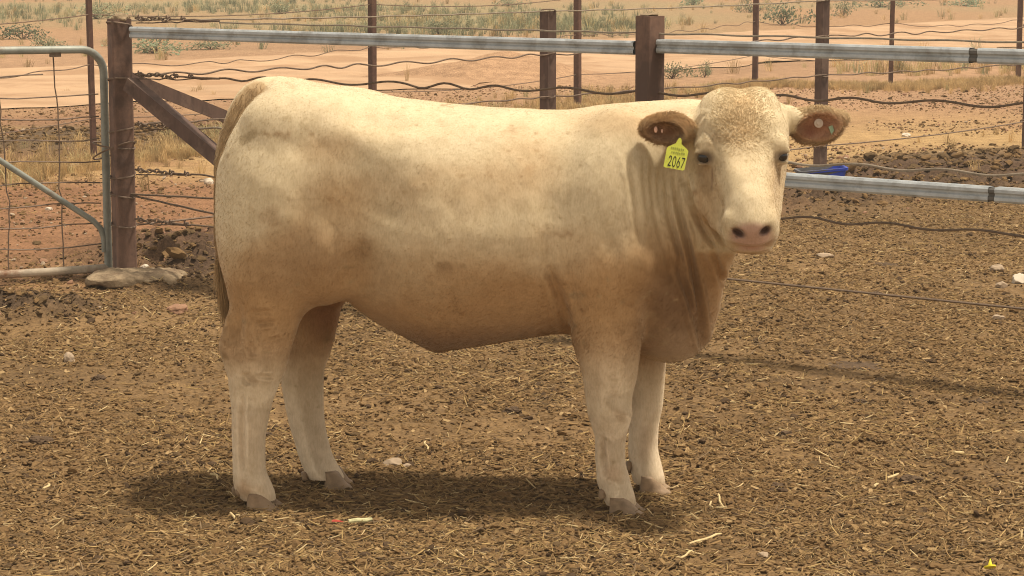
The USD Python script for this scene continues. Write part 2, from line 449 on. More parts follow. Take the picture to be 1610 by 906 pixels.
def sag_wire(p0, p1, r, wave=0.0, wl=.3, sag=0.0, seed=0, n=None, sides=6):
    p0, p1 = np.array(p0, float), np.array(p1, float)
    L = np.linalg.norm(p1 - p0)
    n = n or max(8, int(L / .035)) if wave else (n or max(8, int(L / .2)))
    t = np.linspace(0, 1, n)
    P = p0 + (p1 - p0) * t[:, None]
    rng = np.random.default_rng(seed)
    if wave:
        ph = t * L / wl * 2 * math.pi + 1.7 * np.interp(t, np.linspace(0, 1, 9), rng.uniform(0, 2, 9)) + rng.uniform(0, 6)
        amp = wave * np.interp(t, np.linspace(0, 1, 12), rng.uniform(.5, 1.3, 12)) * np.clip(np.minimum(t, 1 - t) * L / .18, 0, 1)
        P[:, 2] += amp * np.sin(ph); P[:, 1] += .5 * amp * np.cos(ph * .83)
    P[:, 2] -= sag * 4 * t * (1 - t)
    return tube(P, r, sides)


def barb(p, d, r):
    """A knot of two turns of wire with two short prongs."""
    p, d = np.array(p, float), np.array(d, float) / np.linalg.norm(d)
    a = np.cross(d, [0, 0, 1]); a /= np.linalg.norm(a); u = np.cross(a, d)
    th = np.linspace(0, 4 * math.pi, 17)
    coil = p + r * 1.7 * (np.cos(th)[:, None] * a + np.sin(th)[:, None] * u) + d * ((th / th[-1] - .5) * r * 5)[:, None]
    ends = [coil[0] + u * .016 + d * .006, coil[-1] - u * .010 + a * .012]
    return tube(np.vstack([ends[0], coil, ends[1]]), r * .75, 5)


def chain_link(c, d, turn, L=.034, W=.019, r=.0036):
    d = np.array(d, float) / np.linalg.norm(d)
    a = np.cross(d, [0, 0, 1]); a /= np.linalg.norm(a); u = np.cross(a, d)
    s = a * math.cos(turn) + u * math.sin(turn)
    th = np.linspace(0, 2 * math.pi, 15)
    P = c + np.cos(th)[:, None] * d * (L / 2) + np.sin(th)[:, None] * s * (W / 2)
    return tube(P, r, 5, caps=False)


def tie(post, z, w, r=.0045, seed=0):
    """A wire wound once round a post."""
    rng = np.random.default_rng(seed)
    th = np.linspace(0, 2 * math.pi, 29)
    R = w * .60 / np.maximum(np.abs(np.cos(th)), np.abs(np.sin(th))) ** .55
    return tube(np.c_[post[0] + R * np.cos(th), post[1] + R * np.sin(th), z + .012 * np.sin(th + rng.uniform(0, 6))], r, 5)


RAIL = [(.020, -.0275), (.026, -.020), (.026, -.009), (.020, -.003), (.020, .003), (.026, .009), (.026, .020), (.020, .0275),
        (-.020, .0275), (-.026, .020), (-.026, .009), (-.020, .003), (-.020, -.003), (-.026, -.009), (-.026, -.020), (-.020, -.0275)]

yard = thing('yard_fence', 'yard fence of rusty square posts with silver rails and wavy wires behind the calf', 'fence', FENCE_A)
pa, pb = on_fence(197, 0), on_fence(1018, 0)
part('post', square_post(pa, 1.268, .098, .42), old_post, yard, smooth=30, label='gatepost with a broken concrete plug in its top')
rng = np.random.default_rng(5)
cap = rock(rng, (.105, .105, .09), .8, 2, .4)
cap.apply_translation([pa[0], pa[1], 1.262]); part('concrete_plug', cap, concrete, yard, smooth=False)
part('post', square_post(pb, 1.335, .088, .62), old_post, yard, smooth=30)
cap = rock(rng, (.085, .085, .03), .7, 2, .4); cap.apply_translation([pb[0], pb[1], 1.336]); part('concrete_plug', cap, concrete, yard, smooth=False)
pe = on_fence(1850, 0)
part('post', square_post(pe, 1.33, .098, .5), old_post, yard, smooth=30)
for z, x0, x1 in ((1.205, 209, 1001), (1.215, 1037, 1528), (1.215, 1541, 1845), (.712, 1036, 1558), (.712, 1568, 1845)):
    part('rail', sweep(RAIL, on_fence(x0, z), on_fence(x1, z)), galv, yard, smooth=25)
for z, x in ((1.215, 1534), (.712, 1563)):
    inner = [(a * .9, b * .9) for a, b in RAIL]
    part('rail_joint', sweep(inner, on_fence(x - 9, z), on_fence(x + 9, z)), joint_look, yard, smooth=25)
# wires of the yard fence: (height at the gatepost, height at the far right, wave, thickness, start column)
for k, (z0, z1, wv, r, mat, x0) in enumerate(((1.262, 1.268, .002, .0042, pale_wire, 345), (1.005, 1.045, .012, .0052, cable_look, 345), (.765, .79, .010, .0056, pale_wire, 300),
                                              (.545, .575, .009, .0050, cable_look, 300), (.305, .300, .0, .0046, cable_look, 300))):
    a, b = on_fence(x0, z0), on_fence(1845, z1)
    part('wire', sag_wire(a, b, r, wv, .34, .0, seed=k, n=None if wv else 40), mat, yard, smooth=60)
for k, (z, n) in enumerate(((1.272, 8), (1.005, 10), (.765, 7), (.545, 9), (.305, 9))):
    a = on_fence(214, z); b = on_fence(345 if k < 2 else 300, z - .002)
    d = (b - a) / np.linalg.norm(b - a)
    ms = [chain_link(a + d * (.012 + .026 * i) + [0, 0, -.004 * math.sin(i)], d, (i % 2) * 1.57 + .5) for i in range(n)]
    part('chain', join(ms), cable_look, yard, smooth=60)
    part('wire', sag_wire(a + d * (.012 + .026 * n), b, .005, .003, .1, seed=20 + k), wire_look, yard, smooth=60)
    part('wire_tie', tie(pa, z - .03, .098, seed=k), wire_look, yard, smooth=60)
    ms = [barb(a + d * t + [0, 0, .003], d, .0045) for t in (.03, .012 + .026 * n, .012 + .026 * n + .10)]
    for q in ms:
        part('wire_knot', q, wire_look, yard, smooth=60)
    part('wire', sag_wire(a - [0, 0, .022], b - [0, 0, .02 - .018], .0034, .004, .16, seed=40 + k), wire_look, yard, smooth=60)
for z0, z1, px in ((.425, .445, 345), (.42, .335, 420)):
    part('wire', sag_wire(on_fence(205, z0), on_fence(px + 120, z1 + (z1 - z0) * .5), .0052, .001, .2, seed=3), cable_look, yard, smooth=60)
part('wire_tie', tie(pa, .42, .098, seed=9), wire_look, yard, smooth=60)
ANGLE = [(-.030, .030), (-.030, .024), (.024, .024), (.024, -.036), (.030, -.036), (.030, .030)]
b0 = on_fence(207, .965) + [0, -.055, 0]; b1 = on_fence(630, .03)
part('brace', sweep(ANGLE, b0, b1), rust, yard, smooth=20)
part('brace_foot', rotz(rock(rng, (.22, .22, .2), .7, 2, .3, (b1[0], b1[1], .02)), 0), concrete, yard, smooth=False)

# the side fence runs back from the gatepost
side_pts = [on_ground(861, 320), on_ground(1289, 271), on_ground(1612, 237), on_ground(1900, 214)]
side = thing('side_fence', 'rusty post and sagging wire fence running back from the gatepost into the distance', 'fence', side_pts[0])
for p, top, w, a in zip(side_pts, (1.215, 1.29, 1.05, 1.25), (.078, .074, .046, .074), (.7, .6, .3, .6)):
    part('post', square_post(p, top, w, a), rust, side, smooth=30)
chainpts = [pa] + side_pts
for k, (hs, r, wv, mat) in enumerate((((1.262, 1.215, 1.235, 1.23, 1.23), .0046, .002, pale_wire), ((1.0, .945, .985, .99, .98), .0050, .009, wire_look), ((.76, .68, .705, .70, .70), .0050, .006, wire_look), ((.27, .22, .195, .24, .22), .0050, .0, wire_look))):
    for i in range(4):
        a, b = np.array([*chainpts[i][:2], hs[i]]), np.array([*chainpts[i + 1][:2], hs[i + 1]])
        off = np.array([0, -.05, 0])
        part('wire', sag_wire(a + off, b + off, r, wv, .42, .02 if not wv else .01, seed=60 + 5 * k + i), mat, side, smooth=60)
        if i:
            part('wire_tie', tie(chainpts[i], hs[i], .075, seed=k + i), wire_look, side, smooth=60)
b0 = np.array([pa[0] + .03, pa[1] - .02, .985]); e = on_ground(640, 352); b1 = b0 + (np.array([e[0], e[1], .2]) - b0) * 1.0
part('brace', sweep(ANGLE, b0, b1), rust, side, smooth=20)

# the far line of pickets
picket = look('picket_look', (.095, .050, .036), rough=.8, vary=.4, scale=20, bump=.3, spots=(.15, .085, .055), spot_scale=6, spot_at=.6)
far_px = [(-330, 318), (148, 260), (586, 207), (908, 172), (1187, 133), (1400, 139), (1601, 128), (1850, 118)]
far_pts = [on_ground(*q) for q in far_px]
far = thing('far_fence', 'thin line of dark steel pickets with slack wires at the edge of the plain', 'fence', far_pts[1])
for k, (p, q) in enumerate(zip(far_pts, far_px)):
    w = {148: 11, 586: 14, 908: 13, 1187: 11, 1400: 10, 1601: 10}.get(q[0], 11) * p[1] / 3660 * .5
    top = 1.6 if q[0] == 148 else 1.78 if q[0] < 600 else 2.0
    m = square_post(p, top, w * 1.45, .4 + .2 * k)
    m.apply_transform(trimesh.transformations.rotation_matrix({148: -.008, 586: .004}.get(q[0], .004 * (k % 3 - 1)), [0, 1, 0], [p[0], p[1], 0]))
    part('picket', m, picket, far, smooth=30)
for k, z in enumerate((.35, .75, 1.12, 1.42)):
    for i in range(len(far_pts) - 1):
        a, b = np.array([*far_pts[i][:2], z]), np.array([*far_pts[i + 1][:2], z])
        part('wire', sag_wire(a, b, .0042, .012 * (k == 1), .7, .05, seed=90 + 9 * k + i, sides=5), wire_look, far, smooth=60)

# the gate
ga, gb = on_ground(171, 437), on_ground(-10, 448.5)
gd = (gb - ga)[:2] / np.linalg.norm((gb - ga)[:2])
GW = 2.35
gp = lambda u, z: np.array([ga[0] + gd[0] * u, ga[1] + gd[1] * u, z])
gate = thing('farm_gate', 'grey pipe farm gate with wire mesh beside the rusty gatepost', 'gate', ga)
R0 = .0195
arc = [gp(.115 - .115 * math.cos(t), 1.005 + .115 * math.sin(t)) for t in np.linspace(0, math.pi / 2, 9)]
path = [gp(0, .045), gp(0, .5), gp(0, .95)] + arc + [gp(.5, 1.122), gp(1.2, 1.124), gp(GW - .12, 1.12)] + [gp(GW - .115 + .115 * math.sin(t), 1.005 + .115 * math.cos(t)) for t in np.linspace(0.1, math.pi / 2, 8)] + [gp(GW, .5), gp(GW, .045)]
part('frame', tube(path, R0, 14), gate_look, gate, smooth=50)
part('bottom_pipe', tube([gp(-.005, .05), gp(.3, .048), gp(1, .05), gp(GW, .05)], R0 * 1.02, 14), gate_base, gate, smooth=50)
part('strut', tube([gp(.018, .13), gp(.02, .20), gp(.035, .245), gp(.07, .285), gp(.30, .445), gp(.60, .655), gp(1.02, .95), gp(1.2, 1.09)], .0145, 12), gate_look, gate, smooth=50)
hs = [1.0, .895, .79, .685, .58, .475, .37, .268, .165]
rng = np.random.default_rng(11)
for k, z in enumerate(hs):
    P = [gp(u, z + .006 * math.sin(u * 9 + k) + rng.normal() * .002 + .006 * u) for u in np.linspace(.03 if k else .30, GW, 30)]
    part('mesh_wire', tube(P, .0036, 6), wire_look, gate, smooth=60)
for k in range(8):
    u0 = .238 + .268 * k
    P = [gp(u0 + .010 * math.sin(z * 7 + k) + rng.normal() * .002 - .02 * (z < .4), z) for z in np.linspace(.07, 1.105, 20)]
    part('mesh_upright', tube(P, .0034, 6), wire_look, gate, smooth=60)
clip = trimesh.creation.box([.05, .03, .022]); rotz(clip, math.atan2(gd[1], gd[0])); clip.apply_translation(gp(.238, 1.098)); part('wire_clip', clip, cable_look, gate, smooth=False)
hp = [gp(0, z) for z in (.40, .42)]
th = np.linspace(0, 2 * math.pi, 22)
mid = (np.array(pa) + gp(0, 0)) / 2
for k, z in enumerate((.655, .63)):
    w = np.linalg.norm(pa[:2] - gp(0, 0)[:2])
    dirv = np.array([*(pa[:2] - gp(0, 0)[:2]) / w, 0]); nrm = np.array([-dirv[1], dirv[0], 0])
    P = mid + np.cos(th)[:, None] * dirv * (w / 2 + .075) + np.sin(th)[:, None] * nrm * .065 + [0, 0, z] + np.cos(th)[:, None] * [0, 0, .03 * (k * 2 - 1) + .02]
    part('gate_loop', tube(P, .0042, 6, caps=False), wire_look, gate, smooth=60, label='twisted wire loop tying the gate to the post')

# the broken concrete footing below the gatepost
sl = on_ground(214, 452)
s = trimesh.creation.icosphere(5, 1.0)
v = s.vertices
v = v / (np.abs(v) ** 3.2).sum(1, keepdims=True) ** (1 / 3.2) * [.235, .15, .042]
v[:, :2] *= (1 + .42 * (meshkit.fbm(np.c_[v[:, 0] * 8, v[:, 1] * 8, v[:, 2] * 2], 3, 3) - .5))[:, None]
v += (meshkit.fbm(v * 22, 4, 7) - .5)[:, None] * np.array([.02, .02, .030]) + (meshkit.fbm(v * [9, 9, 30], 2, 9) - .5)[:, None] * np.array([0, 0, .03])
s.vertices = v
rotz(s, -.12); s.apply_translation([sl[0], sl[1] + .03, .034])
tag(part('concrete_footing', s, concrete, smooth=40), 'broken slab of old concrete at the foot of the gatepost', 'concrete slab')
# ---------------------------------------------------------------- the bull calf: one skin made from a smooth union of muscles and bones
def axis_y(px):
    return 6.80 - (np.asarray(px, float) - 465) / 540 * 0.065


def mpp(y):
    return y / FPX * 1.0104


def smin(a, b, k):
    h = np.clip(0.5 + 0.5 * (b - a) / k, 0, 1)
    return b + (a - b) * h - k * h * (1 - h)


def ellipsoid(px, py, dv, rx, rz, ry, rot=0.0, yaw=0.0, tilt=0.0):
    y = float(axis_y(px)) + dv
    c = at(px, py, y).astype(np.float32)
    s = mpp(y)
    r = np.array([rx * s, ry, rz * s], np.float32)
    a, b, t = math.radians(rot), math.radians(yaw), math.radians(tilt)
    R1 = np.array([[math.cos(a), 0, -math.sin(a)], [0, 1, 0], [math.sin(a), 0, math.cos(a)]])
    R2 = np.array([[math.cos(b), -math.sin(b), 0], [math.sin(b), math.cos(b), 0], [0, 0, 1]])
    R3 = np.array([[1, 0, 0], [0, math.cos(t), -math.sin(t)], [0, math.sin(t), math.cos(t)]])
    R = (R1 @ R2 @ R3).astype(np.float32)

    def f(p):
        q = (p - c) @ R
        a = q / r
        k0 = np.sqrt((a * a).sum(1)) + 1e-4
        b = a / r
        k1 = np.sqrt((b * b).sum(1)) + 1e-4 / float(r.min())
        return k0 * (k0 - 1) / k1
    f.box = (c - r.max(), c + r.max())
    return f


def limb(points, k=0.010, steps=3):
    """A chain of tapering bones through (px, py, dv, radius in pixels, lateral scale), eased into a smooth line."""
    P, R, Q = [], [], []
    for q in points:
        y = float(axis_y(q[0])) + q[2]
        P.append(at(q[0], q[1], y)); R.append(q[3] * mpp(y)); Q.append(q[4] if len(q) > 4 else 1.0)
    P = np.array(P)
    if len(P) > 2:
        t = np.r_[0, np.cumsum(np.linalg.norm(np.diff(P, axis=0), axis=1))]
        tt = np.concatenate([np.linspace(t[i], t[i + 1], steps, endpoint=False) for i in range(len(t) - 1)] + [t[-1:]])
        P, R, Q = (PchipInterpolator(t, np.array(v))(tt) for v in (P, R, Q))
    P = P.astype(np.float32)

    def f(p):
        out = None
        for i in range(len(P) - 1):
            a, b = P[i], P[i + 1]
            sc = np.array([1, 1 / (0.5 * (Q[i] + Q[i + 1])), 1], np.float32)
            d = (p - a) * sc; e = (b - a) * sc
            t = np.clip(d @ e / (e @ e), 0, 1)
            s = np.sqrt(((d - t[:, None] * e) ** 2).sum(1)) - (R[i] + (R[i + 1] - R[i]) * t)
            out = s if out is None else smin(out, s, k)
        return out
    rm = max(R) * max(1, max(Q))
    f.box = (P.min(0) - rm, P.max(0) + rm)
    return f


TOP = [(362, 235), (378, 190), (396, 158), (416, 134), (440, 121), (470, 124), (497, 130), (540, 136), (581, 142), (627, 154), (660, 158), (700, 163),
       (760, 169), (815, 172), (870, 173), (935, 171), (1000, 166), (1060, 160), (1100, 158), (1140, 170)]
BOT = [(362, 400), (380, 450), (420, 470), (480, 466), (530, 462), (560, 483), (600, 509), (640, 529), (690, 549), (740, 544), (820, 531), (890, 523),
       (950, 538), (1005, 552), (1040, 560), (1080, 552), (1105, 530), (1140, 440)]
WID = [(362, .13), (380, .19), (420, .235), (480, .262), (550, .258), (650, .29), (750, .30), (850, .285), (930, .262), (1000, .235), (1060, .20), (1100, .15), (1140, .09)]


def trunk():
    def prof(t):
        a = np.array(t, float)
        y = axis_y(a[:, 0])
        return at(a[:, 0], a[:, 1], y)
    t, b = prof(TOP), prof(BOT)
    w = np.array(WID); wx = at(w[:, 0], np.full(len(w), 330.0), axis_y(w[:, 0]))[:, 0]
    ft, fb, fw = PchipInterpolator(t[:, 0], t[:, 2]), PchipInterpolator(b[:, 0], b[:, 2]), PchipInterpolator(wx, w[:, 1])
    x0, x1 = max(t[0, 0], b[0, 0]), min(t[-1, 0], b[-1, 0])
    xs = np.linspace(x0, x1, 600)
    T, B, Wd = ft(xs), fb(xs), fw(np.clip(xs, wx[0], wx[-1]))
    Yc = axis_y(465) - (xs - at(465, 330, 6.8)[0]) * 0.066

    def f(p):
        x = np.clip(p[:, 0], x0, x1)
        top, bot, wid, yc = (np.interp(x, xs, v).astype(np.float32) for v in (T, B, Wd, Yc))
        h = (top - bot) / 2
        zc = (top + bot) / 2
        u = (p[:, 2] - zc) / h                    # -1 belly, 1 back
        wl = wid * (1 - 0.10 * np.clip(-u, 0, 1) - 0.05 * np.clip(u, 0, 1) ** 2)
        v = np.abs(p[:, 1] - yc) / wl
        e = np.where(u > 0, 2.5, 2.15)
        q = (np.abs(u) ** e + v ** e) ** (1 / e)
        d = (q - 1) * np.minimum(h, wl)
        dx = np.maximum(np.maximum(x0 - p[:, 0], p[:, 0] - x1), 0)
        return np.where(dx > 0, np.sqrt(np.maximum(d, 0) ** 2 + dx * dx) + np.minimum(d, 0) * 0, d)
    f.box = (np.array([x0, 6.3, B.min()]), np.array([x1, 7.2, T.max()]))
    return f


HEAD = -0.075                        # the turned head stands out towards the viewer


EYES, EARS, NOSTRILS = [], [], []


def front_of(A, px, py):
    """How far into the scene the skin made so far is met at a pixel."""
    y = np.linspace(6.05, 7.0, 951)
    p = at(np.full(951, px), np.full(951, py), y).astype(np.float32)
    d = np.full(951, 1.0, np.float32)
    for g, k in A:
        d = smin(d, g(p).astype(np.float32), k)
    return float(y[np.argmax(d < 0)])


def bull_parts():
    E, L = ellipsoid, limb
    EH = lambda px, py, dv, *r, **w: ellipsoid(px, py, dv + HEAD, *r, **w)
    LH = lambda pts, *r: limb([(p[0], p[1], p[2] + HEAD, *p[3:]) for p in pts], *r)
    A = []                          # (function, blend in metres)
    add = lambda f, k: A.append((f, k))
    add(trunk(), 0.02)
    for s in (-1, 1):               # muscles of both sides
        add(E(440, 330, s * .118, 88, 145, .150, rot=-2), .06)      # thigh
        add(E(412, 312, s * .10, 60, 122, .12, rot=4), .06)                 # buttock
        add(E(425, 400, s * .125, 68, 95, .095), .07)
        add(E(490, 385, s * .155, 60, 95, .085, rot=22), .08)        # stifle
        add(E(470, 190, s * .150, 80, 45, .085), .06)                # hip
        add(E(962, 330, s * .160, 70, 155, .088, rot=-6), .06)       # shoulder blade
        add(E(985, 425, s * .160, 54, 70, .085), .055)               # point of shoulder
        add(E(928, 445, s * .160, 40, 66, .075), .04)                # triceps
    # near hind leg
    add(L([(430, 400, -.15, 78, .85), (424, 450, -.157, 66, .78), (419, 492, -.160, 53, .76), (406, 545, -.158, 49, .64), (403, 572, -.156, 44, .62), (397, 610, -.155, 36, .70), (394, 650, -.153, 29, .85),
           (391, 695, -.150, 25, .9), (392, 740, -.148, 24.5, 1), (397, 762, -.147, 25.5, 1.05), (407, 778, -.147, 22.5, 1.12), (413, 789, -.148, 20.5, 1.2)]), .035)
    add(L([(374, 490, -.158, 12), (363, 538, -.158, 12.5), (366, 575, -.157, 12)]), .022)        # hock point and tendon
    # far hind leg
    add(L([(500, 420, .155, 70, .85), (497, 480, .160, 38, .95), (490, 530, .158, 34, .9), (475, 585, .155, 33, .85), (479, 640, .150, 29, .95), (490, 695, .148, 25, 1),
           (504, 735, .147, 24, 1.05), (515, 750, .147, 21.5, 1.1), (523, 758, .147, 18.5, 1.2)]), .03)
    # near fore leg
    add(L([(952, 430, -.16, 62, .75), (954, 485, -.165, 59, .72), (955, 530, -.162, 53, .72), (959, 580, -.155, 43, .80), (957, 620, -.150, 35.5, .90), (958, 650, -.148, 31, .98),
           (960, 682, -.146, 25, 1), (960, 720, -.144, 21.5, 1), (964, 752, -.143, 22.5, 1.05), (971, 775, -.142, 22.5, 1.12), (979, 791, -.142, 21, 1.2)]), .03)
    # far fore leg
    add(L([(990, 470, .15, 60, .75), (1010, 540, .155, 36, .9), (1018, 585, .152, 27, 1), (1017, 630, .148, 24.5, 1), (1013, 660, .146, 22.5, 1), (1011, 705, .144, 22, 1),
           (1016, 735, .143, 23, 1.05), (1020, 751, .142, 22, 1.12), (1025, 760, .142, 19.5, 1.2)]), .03)
    # sheath and navel
    add(L([(660, 515, 0, 20), (692, 536, 0, 13), (640, 500, 0, 16)]), .03)
    # tail
    add(L([(452, 140, -.02, 17), (425, 141, -.03, 18), (404, 148, -.055, 20), (387, 166, -.075, 21, .8), (371, 196, -.085, 18.5, .8), (360, 229, -.085, 16, .9), (353, 264, -.085, 13, 1), (350, 320, -.085, 10, 1), (349, 380, -.085, 8, 1), (353, 430, -.085, 7.5, 1), (357, 468, -.085, 6)], .008), .005)
    # neck, throat and brisket
    add(L([(970, 275, 0, 92, .95), (1050, 258, -.05, 84, .80), (1115, 246, -.12, 70, .75)]), .06)
    add(L([(1000, 430, 0, 100, .90), (1060, 345, -.06, 80, .85), (1112, 300, -.14, 60, .85)]), .05)
    add(L([(1070, 490, -.02, 44, .95), (1088, 420, -.07, 50, .9), (1114, 365, -.15, 46, .85)]), .04)
    add(L([(1086, 526, -.02, 26, .8), (1105, 480, -.05, 21, .75), (1119, 430, -.11, 20, .75), (1142, 385, -.19, 22, .8)]), .03)
    add(E(1052, 518, 0, 52, 46, .115), .04)
    # head
    add(EH(1164, 205, -.130, 73, 57, .105), .03)                       # forehead
    add(EH(1138, 168, -.095, 36, 29, .080), .025)                       # poll
    add(EH(1190, 167, -.095, 34, 29, .080), .025)
    add(LH([(1166, 225, -.155, 61, .80), (1171, 280, -.232, 48, .90), (1177, 322, -.292, 40, 1.0), (1179, 342, -.312, 40, .95)]), .030)
    add(EH(1180, 354, -.325, 43, 27, .060), .020)                      # muzzle
    add(EH(1181, 371, -.310, 38, 19, .056), .016)                      # upper lip
    add(EH(1152, 366, -.305, 17, 21, .042, rot=10), .015)              # corners of the muzzle
    add(EH(1208, 363, -.305, 15, 21, .042, rot=-10), .015)
    add(EH(1181, 388, -.285, 30, 10, .042), .010)                      # chin
    add(EH(1179, 341, -.336, 34, 8, .022), .026)                       # roll above the nose
    add(LH([(1125, 232, -.095, 38), (1117, 285, -.130, 31), (1133, 330, -.195, 25), (1155, 366, -.255, 20)]), .045)
    add(LH([(1206, 232, -.100, 31), (1203, 290, -.150, 29), (1199, 340, -.225, 26), (1194, 368, -.265, 20)]), .045)
    add(EH(1113, 230, -.190, 20, 17, .040, rot=20), .025)              # brows
    add(EH(1223, 228, -.190, 17, 17, .040, rot=-20), .025)
    EYES.clear()
    for px, py, w in ((1108, 248, 1.12), (1229.5, 246, .95)):            # lids about each eye
        yy = front_of(A, px, py); dv = yy - float(axis_y(px))
        EYES.append((px, py, yy, w))
        add(E(px, py - 10.5, dv + .002, 15 * w, 5.0, .013, rot=8 if px < 1170 else -10), .008)
        add(E(px, py + 10.0, dv + .003, 13 * w, 4.2, .009, rot=-4 if px < 1170 else 4), .007)
    # ears
    ear = [LH([(1110, 190, -.08, 22), (1082, 198, -.115, 17), (1066, 202, -.14, 14)]), LH([(1226, 184, -.08, 20), (1254, 191, -.085, 17), (1272, 196, -.08, 14)])]
    add(ear[0], .02); add(ear[1], .02)
    le = [EH(1051, 203, -.165, 41, 26, .030, rot=-2, yaw=-10), EH(1024, 201, -.160, 17, 14, .022)]
    re = [EH(1284, 197, -.085, 43, 30, .032, rot=8, yaw=-14), EH(1315, 188, -.08, 18, 14, .022, rot=14)]
    for f in le + re:
        add(f, .012)
    EARS.clear(); EARS.extend([le, re])
    cuts = [(EH(1044, 208, -.200, 32, 17, .036, rot=-4, yaw=-10), .008), (EH(1289, 200, -.127, 37, 22.5, .038, rot=10, yaw=-14), .008)]
    for px, py, w, rot in ((1161, 366, 1.0, -30), (1203.5, 362, .85, 34)):
        yy = front_of(A, px, py); dv = yy - float(axis_y(px))
        cuts += [(E(px, py, dv, 11 * w, 5.6, .026, rot=rot), .007), (E(px + (6 if w == 1 else -6) * w, py + 4, dv - .002, 5, 3.0, .010, rot=rot * -.6), .005)]
        NOSTRILS.append((px, py, yy))
    return A, cuts


FOLDS = [  # (depth, half width in pixels, the line of the crease)
    (.012, 4.6, [(1058, 268), (1066, 325), (1080, 378), (1091, 430), (1099, 480), (1104, 518), (1113, 541)]),
    (.009, 3.8, [(1075, 275), (1085, 310), (1100, 350), (1118, 380), (1133, 402)]),
    (.009, 4.0, [(1047, 266), (1051, 330), (1064, 382), (1077, 428)]),
    (.0045, 3.6, [(1037, 268), (1038, 305), (1045, 340)]),
    (.003, 3.4, [(1011, 240), (1013, 290), (1019, 335)]),
    (.0035, 3.4, [(1022, 262), (1026, 300), (1036, 365), (1048, 402)]),
    (.006, 5.5, [(984, 240), (995, 290), (1002, 345), (1006, 392)]),
    (.005, 4.0, [(1062, 400), (1072, 440), (1080, 470)]),
    (.009, 4.6, [(1078, 440), (1088, 482), (1099, 526), (1108, 550)]),
    (.008, 4.4, [(1118, 392), (1130, 420), (1138, 452)]),
    (.008, 7.0, [(862, 418), (872, 448), (884, 478), (897, 522)]),
    (.005, 12., [(1013, 455), (1018, 490), (1010, 540)]),
    (.0018, 3.5, [(396, 492), (428, 489)]), (.002, 3.5, [(402, 510), (434, 506)]), (.0012, 3.5, [(414, 540), (448, 528)]),
    (.002, 5.0, [(392, 540), (400, 560)]), (.003, 7.0, [(384, 586), (392, 606)]), (.0018, 3.5, [(402, 590), (432, 592)]),
    (.002, 3.0, [(1092, 205), (1100, 190), (1112, 178)]), (.0012, 3.0, [(1108, 205), (1122, 222), (1132, 246)]),
    (.002, 3.0, [(1118, 262), (1120, 300)]), (.006, 4.0, [(945, 685), (948, 715), (952, 742)]), (.006, 4.0, [(380, 620), (381, 690), (383, 742)]), (.003, 3.5, [(1124, 335), (1128, 365), (1140, 386)]), (.004, 2.6, [(1146, 380), (1160, 387), (1181, 390), (1203, 386), (1214, 377)])]


MASSES = [  # (pixel, half sizes in pixels, how far the muscle stands out or the hollow sinks, in metres)
    (598, 322, 52, 66, -.024), (548, 212, 40, 28, .012), (424, 320, 58, 84, .014), (566, 425, 40, 36, -.020), (508, 408, 28, 42, .014), (478, 345, 20, 66, -.010),
    (868, 330, 36, 120, -.014), (940, 270, 44, 92, .015), (1002, 415, 42, 44, .020), (928, 428, 32, 52, .014), (965, 392, 16, 40, -.010), (1036, 310, 24, 90, -.007), (720, 400, 120, 80, .014), (640, 195, 90, 18, -.006),
    (964, 646, 20, 18, .010), (984, 652, 9, 15, .008), (958, 690, 26, 16, -.006), (962, 754, 22, 13, .009), (974, 782, 22, 9, -.004), (352, 545, 11, 17, .010), (374, 512, 9, 30, -.012), (412, 582, 22, 20, .010), (396, 640, 26, 20, -.006), (397, 764, 22, 13, .009), (408, 786, 20, 8, -.004), (948, 600, 12, 40, .006), (975, 560, 14, 50, .006),
    (1132, 300, 12, 40, -.006), (1104, 300, 12, 34, .006), (1124, 262, 10, 12, -.006), (1218, 262, 8, 12, -.005), (1166, 246, 22, 26, -.006), (1170, 300, 14, 34, .005), (1128, 205, 20, 26, .005), (1206, 203, 18, 26, .005), (1142, 345, 9, 12, .005), (1214, 343, 8, 12, .005)]


def crease(m):
    v, n = m.vertices.copy(), m.vertex_normals
    px, py, _ = seen(v)
    near = (n[:, 1] < .25) & (v[:, 1] < axis_y(px) - .015)
    out = np.zeros(len(v))
    for depth, w, pts in FOLDS:
        a = np.array(pts)
        s = np.where(near & (px > a[:, 0].min() - 40) & (px < a[:, 0].max() + 40) & (py > a[:, 1].min() - 40) & (py < a[:, 1].max() + 40))[0]
        d, t = line_distance(px[s], py[s], pts)
        fade = np.clip(np.minimum(t, 1 - t) * 5, 0, 1) ** .7
        d = d * (1 + .25 * (meshkit.noise(v[s] * 60, 3) - .5))
        out[s] += 1.35 * depth * fade * (-np.exp(-(d / w) ** 2) + .45 * np.exp(-((d - 2.1 * w) / w) ** 2))
    for x, y, rx, ry, dep in MASSES:
        s = np.where(near & (np.abs(px - x) < 3 * rx) & (np.abs(py - y) < 3 * ry))[0]
        out[s] += (1.3 * dep if rx > 25 else dep) * np.exp(-((px[s] - x) / rx) ** 2 - ((py[s] - y) / ry) ** 2)
    soft = meshkit.fbm(v * 9, 3, 5) - .5
    out += soft * .010 * np.clip((v[:, 2] - .30) / .3, 0, 1)
    rib = np.sin(v[:, 0] * 2 * math.pi / .085 + v[:, 2] * 5) * .0012 * np.exp(-((v[:, 0] - .03) / .22) ** 2) * np.exp(-((v[:, 2] - .85) / .16) ** 2)
    out += rib
    m.vertices = v + n * out[:, None]


